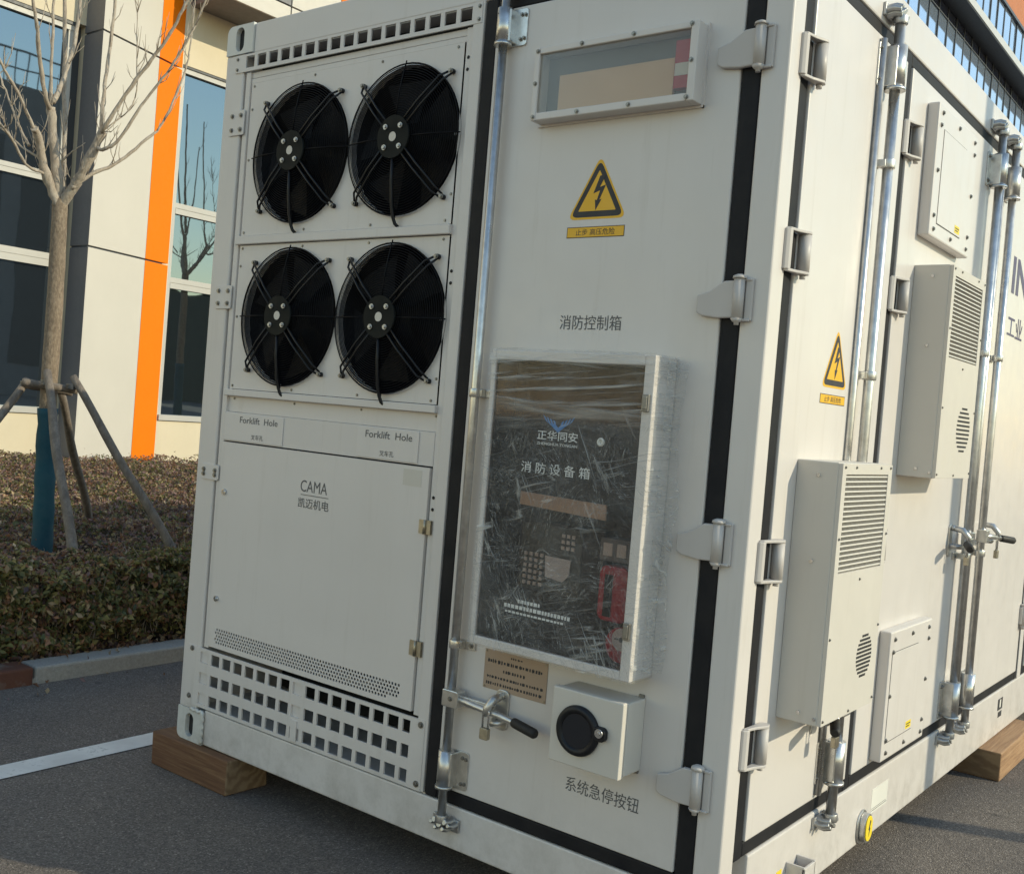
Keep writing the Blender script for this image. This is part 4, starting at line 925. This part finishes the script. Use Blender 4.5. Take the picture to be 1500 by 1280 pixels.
vs = []
for k in range(n): vs += [(64, 40 + k * 1.6, G0), (66, 40 + k * 1.6, top[k]), (69, 40 + k * 1.6, top[k] * .8), (72, 40 + k * 1.6, G0)]
m.add(vs, [(4 * k + j, 4 * k + j + 1, 4 * k + j + 5, 4 * k + j + 4) for k in range(n - 1) for j in range(3)], True)
o = B('far_tree_belt', m, 'far_green', fix=False); tag(o, 'dark belt of trees far across the road, raised to darken the mirrored panes', 'trees', kind='stuff')

# ------------------------------------------------------------------ young street tree
BR = {'T': [(-3.19, 1.118, -.12), (-3.19, 1.118, 0.318), (-3.201, 1.097, 1.201), (-3.202, 1.095, 1.895), (-3.206, 1.089, 2.4), (-3.208, 1.084, 2.64)],
'A': [(-3.208, 1.084, 2.55), (-3.213, 1.022, 2.941), (-3.21, 0.975, 3.212)],
'A1': [(-3.21, 0.975, 3.19), (-3.145, 0.904, 3.24), (-3.087, 0.822, 3.43), (-3.021, 0.753, 3.602), (-2.957, 0.68, 3.766), (-2.906, 0.58, 4.113), (-2.86, .52, 4.7)],
'A2': [(-3.21, 0.974, 3.226), (-3.233, 0.967, 3.635), (-3.252, 0.967, 3.92), (-3.273, 0.962, 4.344), (-3.3, .96, 4.9)],
'A3': [(-3.203, 0.988, 3.236), (-3.255, 1.076, 3.445), (-3.308, 1.163, 3.71), (-3.375, 1.221, 4.032), (-3.434, 1.296, 4.587), (-3.47, 1.33, 5.1)],
'A4': [(-3.225, 1.111, 2.60), (-3.28, 1.124, 3.05), (-3.36, 1.139, 3.429), (-3.45, 1.147, 4.032), (-3.54, 1.148, 4.642), (-3.6, 1.15, 5.2)],
'B': [(-3.20, 1.09, 2.58), (-3.11, 1.125, 2.715), (-3.024, 1.142, 2.84), (-2.921, 1.186, 3.069)],
'B1': [(-2.921, 1.186, 3.06), (-2.841, 1.165, 3.111), (-2.688, 1.263, 3.414), (-2.532, 1.36, 3.673), (-2.409, 1.401, 3.902), (-2.287, 1.439, 4.14), (-2.1, 1.5, 4.6)],
'B2': [(-2.927, 1.176, 3.039), (-2.977, 1.209, 3.165), (-3.028, 1.24, 3.408), (-3.07, 1.288, 3.716), (-3.118, 1.325, 4.025), (-3.177, 1.342, 4.478), (-3.2, 1.35, 4.9)],
'B3': [(-2.96, 1.163, 2.966), (-2.874, 1.182, 2.951), (-2.792, 1.235, 3.027), (-2.682, 1.332, 3.294), (-2.568, 1.43, 3.519), (-2.468, 1.503, 3.766), (-2.392, 1.538, 3.975), (-2.329, 1.553, 4.136), (-2.2, 1.6, 4.5)],
'B4': [(-3.10, 1.10, 2.69), (-3.068, 1.231, 2.822), (-3.045, 1.369, 2.91), (-2.993, 1.549, 3.111), (-2.979, 1.664, 3.258), (-2.955, 1.791, 3.621), (-2.98, 1.843, 3.837), (-3.015, 1.879, 4.129), (-3.062, 1.9, 4.374)],
'B5': [(-2.925, 1.19, 3.08), (-2.896, 1.345, 3.251), (-2.924, 1.414, 3.417), (-2.986, 1.427, 3.748), (-3.042, 1.451, 4.057), (-3.1, 1.472, 4.294)],
'C': [(-3.21, 1.07, 2.58), (-3.203, 0.952, 2.81), (-3.161, 0.889, 2.959), (-3.118, 0.826, 3.022)],
'C1': [(-3.13, 0.84, 3.01), (-3.11, 0.695, 3.217), (-3.091, 0.581, 3.342), (-3.071, 0.466, 3.514), (-3.04, .35, 3.75)],
'C2': [(-3.20, 0.96, 2.76), (-3.134, 0.795, 2.782), (-3.082, 0.676, 2.898), (-3.027, 0.562, 2.97), (-2.979, 0.429, 3.034)],
'C3': [(-3.181, 0.93, 2.844), (-3.30, 0.845, 2.922), (-3.44, 0.781, 3.032), (-3.57, 0.729, 3.089)],
'C4': [(-3.25, 0.868, 2.927), (-3.38, 0.847, 3.089), (-3.5, 0.81, 3.306), (-3.62, 0.784, 3.501)],
'C5': [(-3.214, 1.073, 2.868), (-3.144, 1.098, 2.925), (-3.058, 1.149, 3.001)]}
def smooth(pts, sub=5):
    p = [Vector(q) for q in pts]; out = []
    for i in range(len(p) - 1):
        a, b, c, d = p[max(i - 1, 0)], p[i], p[i + 1], p[min(i + 2, len(p) - 1)]
        for k in range(sub):
            t = k / sub; out.append(.5 * ((2 * b) + (c - a) * t + (2 * a - 5 * b + 4 * c - d) * t * t + (3 * b - a - 3 * c + d) * t ** 3))
    return out + [p[-1]]
tr = thing('bare_tree', 'bare young street tree with a teal wrapped trunk foot', 'tree', (-3.19, 1.118, G0))
RAD = {'A': (.036, .026), 'A1': (.021, .010), 'A2': (.014, .009), 'A3': (.022, .012), 'A4': (.022, .013), 'B': (.036, .027), 'B1': (.020, .008), 'B2': (.019, .010), 'B3': (.017, .005), 'B4': (.019, .004), 'B5': (.007, .003), 'C': (.032, .022), 'C1': (.015, .007), 'C2': (.013, .008), 'C3': (.010, .006), 'C4': (.012, .006), 'C5': (.011, .003)}
m = MB(); pts = smooth(BR['T'], 6); rr = [.064 - .012 * i / (len(pts) - 1) + random.uniform(-.0015, .0015) for i in range(len(pts))]; rr[-4:] = [.054, .052, .047, .036]
rr = [q * .93 for q in rr]; m.tube([tuple(p) for p in pts], rr, 18); B('trunk', m, 'bark_trunk', tr)
for k, (r0, r1) in RAD.items():
    pts = smooth(BR[k], 6); n = len(pts); m = MB()
    pts = [p + Vector((random.uniform(-1, 1), random.uniform(-1, 1), random.uniform(-1, 1))) * .003 for p in pts]
    rr = [(r0 + (r1 - r0) * (i / (n - 1)) ** .8) * random.uniform(.90, 1.10) * (.80 if len(k) > 1 else .88) for i in range(n)]
    if k in 'ABC': rr = [r * (1.05 + .28 * random.random()) for r in rr]
    m.tube([tuple(p) for p in pts], rr, 10); bo = B('branch', m, 'bark_branch', tr)
    tw = MB(); cnt = {'B1': 14, 'B2': 8, 'B3': 18, 'B4': 16, 'B5': 24, 'B': 14, 'C': 16, 'C1': 8, 'C2': 8, 'C3': 10, 'C4': 9, 'A': 4, 'A1': 6, 'A3': 6}.get(k, 2)
    for _ in range(cnt):                          # small twigs with a fork
        i = random.randrange(2, n - 1); p = pts[i]; t = (pts[i + 1] - pts[i - 1]).normalized()
        sd_ = Vector((random.uniform(-1, 1), random.uniform(-1, 1), random.uniform(-.2, 1))).normalized(); dr = (t * .7 + sd_ * .8 + Vector((0, 0, .5))).normalized(); ln_ = random.uniform(.06, .22)
        q = [p, p + dr * ln_ * .5 + sd_ * .01, p + dr * ln_ + Vector((0, 0, .03))]
        tw.tube([tuple(x) for x in q], [.0035, .0026, .0012], 5)
        if random.random() < .7:
            d2 = (dr + Vector((random.uniform(-1, 1), random.uniform(-1, 1), random.uniform(0, 1))) * .7).normalized(); tw.tube([tuple(q[1]), tuple(q[1] + d2 * ln_ * .45)], [.0024, .001], 5)
    B('twigs', tw, 'bark_branch', bo, kind='stuff')
m = MB(); pts = smooth([(-3.19, 1.118, .10), (-3.19, 1.117, .40), (-3.196, 1.107, .80), (-3.201, 1.097, 1.21)], 6)
m.tube([tuple(p) for p in pts], [.070 + .005 * math.sin(i * 1.9) + .003 * math.sin(i * 4.3) - .008 * i / len(pts) for i in range(len(pts))], 20); B('trunk_wrap', m, 'wrap_teal', tr)
tr['group'] = 'bare trees in the planting bed'
def copy_tree(o, parent=None):
    c = o.copy(); col.objects.link(c); c.parent = parent; c.matrix_parent_inverse = o.matrix_parent_inverse.copy()
    for ch in o.children: copy_tree(ch, c)
    return c
t2 = copy_tree(tr); t2.location = (-3.35, 12.5, G0); t2.scale = (1.55, 1.55, 1.55); t2.rotation_euler = (0, 0, R_(100)); t2['label'] = 'bare street tree further along the bed, hidden by the container and mirrored in the window'
# staking frame round the tree
stf = thing('tree_stakes', 'four leaning wooden poles propping the bare tree', 'tree stakes', (-3.19, 1.1, G0))
def stake(a, b, r0, r1, nm='pole', ext=0.0):
    a, b = Vector(a), Vector(b); d = (b - a).normalized(); b = b + d * ext; m = MB(); n = 12
    pts = [a.lerp(b, i / n) + Vector((math.sin(i * 1.1), math.cos(i * .8), 0)) * .006 for i in range(n + 1)]
    m.tube([tuple(p) for p in pts], [(r0 + (r1 - r0) * i / n) * random.uniform(.95, 1.07) for i in range(n + 1)], 12); return B(nm, m, 'stake_wood', stf)
stake((-3.085, 1.005, 1.46), (-2.362, 0.854, 0.382), .026, .036, ext=.55)
stake((-3.30, 1.225, 1.35), (-4.088, 1.963, 0.401), .026, .032, ext=.6)
stake((-3.045, 1.165, 1.44), (-2.47, 1.613, 0.371), .025, .032, ext=.5)
stake((-3.36, 1.02, 1.39), (-3.02, .30, .55), .026, .032, ext=.6)
stake((-3.20, 0.900, 1.375), (-3.075, 1.235, 1.345), .027, .025, 'cross_pole'); stake((-3.33, 0.97, 1.36), (-3.20, 1.27, 1.325), .026, .024, 'cross_pole')
m = MB()
for p in ((-3.085, 1.01, 1.385), (-3.06, 1.175, 1.37), (-3.33, 1.0, 1.365)):
    for k in range(4): m.ring(p[0], p[2] + k * .009 - .014, 0, .036, .004, 16, 5); m.v[-80:] = [(p[0] + (x - p[0]), p[1] + (z - p[2] - (k * .009 - .014)) * .9, p[2] + k * .009 - .014 + y * .9) for x, y, z in m.v[-80:]]
B('wire_binding', m, 'steel_dull', stf, kind='stuff')

# ------------------------------------------------------------------ low clipped hedge (stuff) and leaf litter
def patch(x, y, s):
    return np.sin(x * 1.7 * s + 1.3 * np.sin(y * 1.1 * s)) * np.cos(y * 2.3 * s + .8 * np.sin(x * 2.9 * s + 2))
def hedge_top(x, y):
    z = .300 + .035 * patch(x, y, 1.6) + .035 * patch(x + 3, y - 2, 4.1) + .02 * patch(x - 1, y + 5, 9.)
    fr = np.clip((x + 2.45) / .25, 0, 1); z = z + fr * .095
    hole = np.exp(-(((x + 3.05) ** 2 + (y - 1.1) ** 2) / .22)); return z - .13 * hole
PAL = np.array([(.070, .085, .036), (.125, .125, .045), (.215, .185, .068), (.225, .115, .062), (.20, .125, .115), (.31, .225, .125), (.125, .078, .070), (.36, .28, .19)])
def leaves(name, cx, cy, cz, size, wts, parent=None, out=.35, gain=1.0):
    n = len(cx); C = np.stack([cx, cy, cz], 1)
    nrm = rng.normal(0, 1, (n, 3)); nrm[:, 2] = np.abs(nrm[:, 2]) * .9 + .25; nrm[:, 0] += out; nrm /= np.linalg.norm(nrm, axis=1)[:, None]
    t = rng.normal(0, 1, (n, 3)); t -= nrm * (t * nrm).sum(1)[:, None]; t /= np.linalg.norm(t, axis=1)[:, None]; b = np.cross(nrm, t)
    L_ = size * rng.uniform(.45, 1.6, n); w = L_ * rng.uniform(.42, .62, n); cu = L_ * rng.uniform(.05, .28, n)
    v = np.stack([C - t * (L_ * .5)[:, None], C + b * (w * .5)[:, None] + nrm * cu[:, None], C + t * (L_ * .5)[:, None] - nrm * (cu * .4)[:, None], C - b * (w * .5)[:, None] + nrm * cu[:, None]], 1).reshape(-1, 3)
    i = np.arange(n) * 4; f = np.stack([np.stack([i, i + 1, i + 2], 1), np.stack([i, i + 2, i + 3], 1)], 1).reshape(-1, 3)
    me = bpy.data.meshes.new(name); me.vertices.add(len(v)); me.vertices.foreach_set('co', v.ravel()); me.loops.add(f.size); me.loops.foreach_set('vertex_index', f.ravel().astype(np.int32))
    me.polygons.add(len(f)); me.polygons.foreach_set('loop_start', np.arange(0, f.size, 3, dtype=np.int32)); me.polygons.foreach_set('loop_total', np.full(len(f), 3, np.int32)); me.update()
    pt = patch(cx * .8, cy + cz * .6, 1.9) * .7 + .45 * patch(cx + 1.7, cy - cz, 5.3); wt = np.asarray(wts)[None, :] * np.ones((n, 1)); wt[:, :3] *= (1 + .9 * pt)[:, None].clip(.12); wt[:, 3:] *= (1 - .8 * pt)[:, None].clip(.12)
    wt /= wt.sum(1)[:, None]; k = (wt.cumsum(1) < rng.random(n)[:, None]).sum(1).clip(0, len(PAL) - 1)
    c = PAL[k] * rng.uniform(.55, 1.45, (n, 1)) * gain; c4 = np.repeat(np.concatenate([c, np.ones((n, 1))], 1), 4, 0)
    ca = me.color_attributes.new('leaf', 'FLOAT_COLOR', 'POINT'); ca.data.foreach_set('color', c4.astype(np.float32).ravel())
    return link(name, me, 'leaf', parent)
nx, ny = 150, 170
xs = np.linspace(-10.5, -1.72, nx); ys = np.linspace(-3.5, 15, ny); X, Y = np.meshgrid(xs, ys, indexing='ij')
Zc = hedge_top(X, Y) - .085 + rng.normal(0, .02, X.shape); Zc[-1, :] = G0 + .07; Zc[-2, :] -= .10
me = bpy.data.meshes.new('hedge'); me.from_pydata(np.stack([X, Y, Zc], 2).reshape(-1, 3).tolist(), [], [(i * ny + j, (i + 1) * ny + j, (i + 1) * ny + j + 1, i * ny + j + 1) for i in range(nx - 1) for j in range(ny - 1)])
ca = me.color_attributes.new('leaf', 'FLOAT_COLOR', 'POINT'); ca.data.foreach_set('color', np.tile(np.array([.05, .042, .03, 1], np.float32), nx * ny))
hedge = link('hedge', me, 'leaf'); tag(hedge, 'low clipped hedge of olive and purplish brown leaves behind the kerb', 'hedge', kind='stuff')
n = 64000; x = -1.70 - .95 * rng.random(n) ** 1.0; y = rng.uniform(-1.2, 3.4, n); z = hedge_top(x, y) - rng.exponential(.022, n) + .012
leaves('hedge_leaves', x, y, z, .031, (.10, .20, .24, .16, .10, .10, .06, .05), hedge, gain=1.3)
n = 72000; y = rng.uniform(-1.2, 3.4, n); hz = hedge_top(np.full(n, -1.75), y); fz = rng.random(n); z = -.055 + (hz + .055) * fz; x = -1.74 + .07 * np.sin(fz * math.pi * .9) + .05 * patch(y, z * 3, 3.) + .025 * patch(y + 2, z * 2, 8.) + rng.normal(0, .030, n)
kp = rng.random(n) < np.clip(.62 + .55 * patch(y * 1.3, z * 2.2 + y, 4.2) + .35 * patch(y + 4, z * 3, 9.), .10, 1); x, y, z = x[kp], y[kp], z[kp]
leaves('hedge_leaves', x, y, z, .034, (.13, .21, .26, .18, .05, .12, .04, .03), hedge, out=1.1, gain=1.35)
n = 110000; u = rng.random(n) ** 1.35; x = -2.4 - 8.1 * u; y = rng.uniform(-1.0, 4.5, n) + (-(x + 2.4)) * rng.uniform(0, .62, n); z = hedge_top(x, y) - rng.exponential(.02, n) + .014
leaves('hedge_leaves', x, y, z, .034, (.05, .09, .11, .19, .30, .14, .08, .05), hedge, gain=1.15)
tw = MB()
for _ in range(2600):                             # bare twigs standing in the hedge
    fr = random.random() < .45
    x_ = random.uniform(-1.78, -1.69) if fr else random.uniform(-5.5, -1.8); y_ = random.uniform(-1.0, 3.4) if x_ > -3 else random.uniform(-.6, 5.2)
    zt = float(hedge_top(np.array(x_), np.array(y_))); z_ = random.uniform(-.05, zt - .1) if fr else zt - .10
    d_ = Vector((random.uniform(-.1, .6) if fr else random.uniform(-.5, .5), random.uniform(-.6, .6), 1)).normalized() * random.uniform(.07, .19)
    p_ = Vector((x_, y_, z_)); tw.tube([tuple(p_), tuple(p_ + d_ * .55 + Vector((0, random.uniform(-.01, .01), 0))), tuple(p_ + d_)], [.0028, .0022, .001], 3, caps=False)
B('hedge_twigs', tw, 'bark_branch', hedge, fix=False)
n = 1800; x = rng.uniform(-10.3, -2.0, n); y = rng.uniform(-1, 9, n); z = hedge_top(x, y) + rng.exponential(.03, n)
leaves('hedge_leaves', x, y, z, .045, (.2, .2, .2, .1, .2, .1, .0, .0), hedge)
n = 7000; x = rng.uniform(-2.2, -1.585, n); y = rng.uniform(-1.5, 3.4, n); z = G0 + .072 + rng.random(n) ** 2 * .03
lit = leaves('leaf_litter', x, y, z, .042, (.01, .02, .05, .30, .12, .26, .16, .08)); tag(lit, 'dry brown leaf litter between the hedge and the kerb', 'leaf litter', kind='stuff')
n = 260; x = rng.uniform(-1.6, -1.2, n) ; y = rng.uniform(-1.5, 3.0, n); z = np.where(x < -1.46, G0 + .092, G0 + .006)
keep = rng.random(n) < np.where(x < -1.46, .5, .25); 
lt2 = leaves('scattered_leaves', x[keep], y[keep], z[keep] + .004, .030, (.0, .02, .05, .30, .12, .26, .16, .08)); tag(lt2, 'few dry leaves scattered along the kerb', 'leaves', kind='stuff')
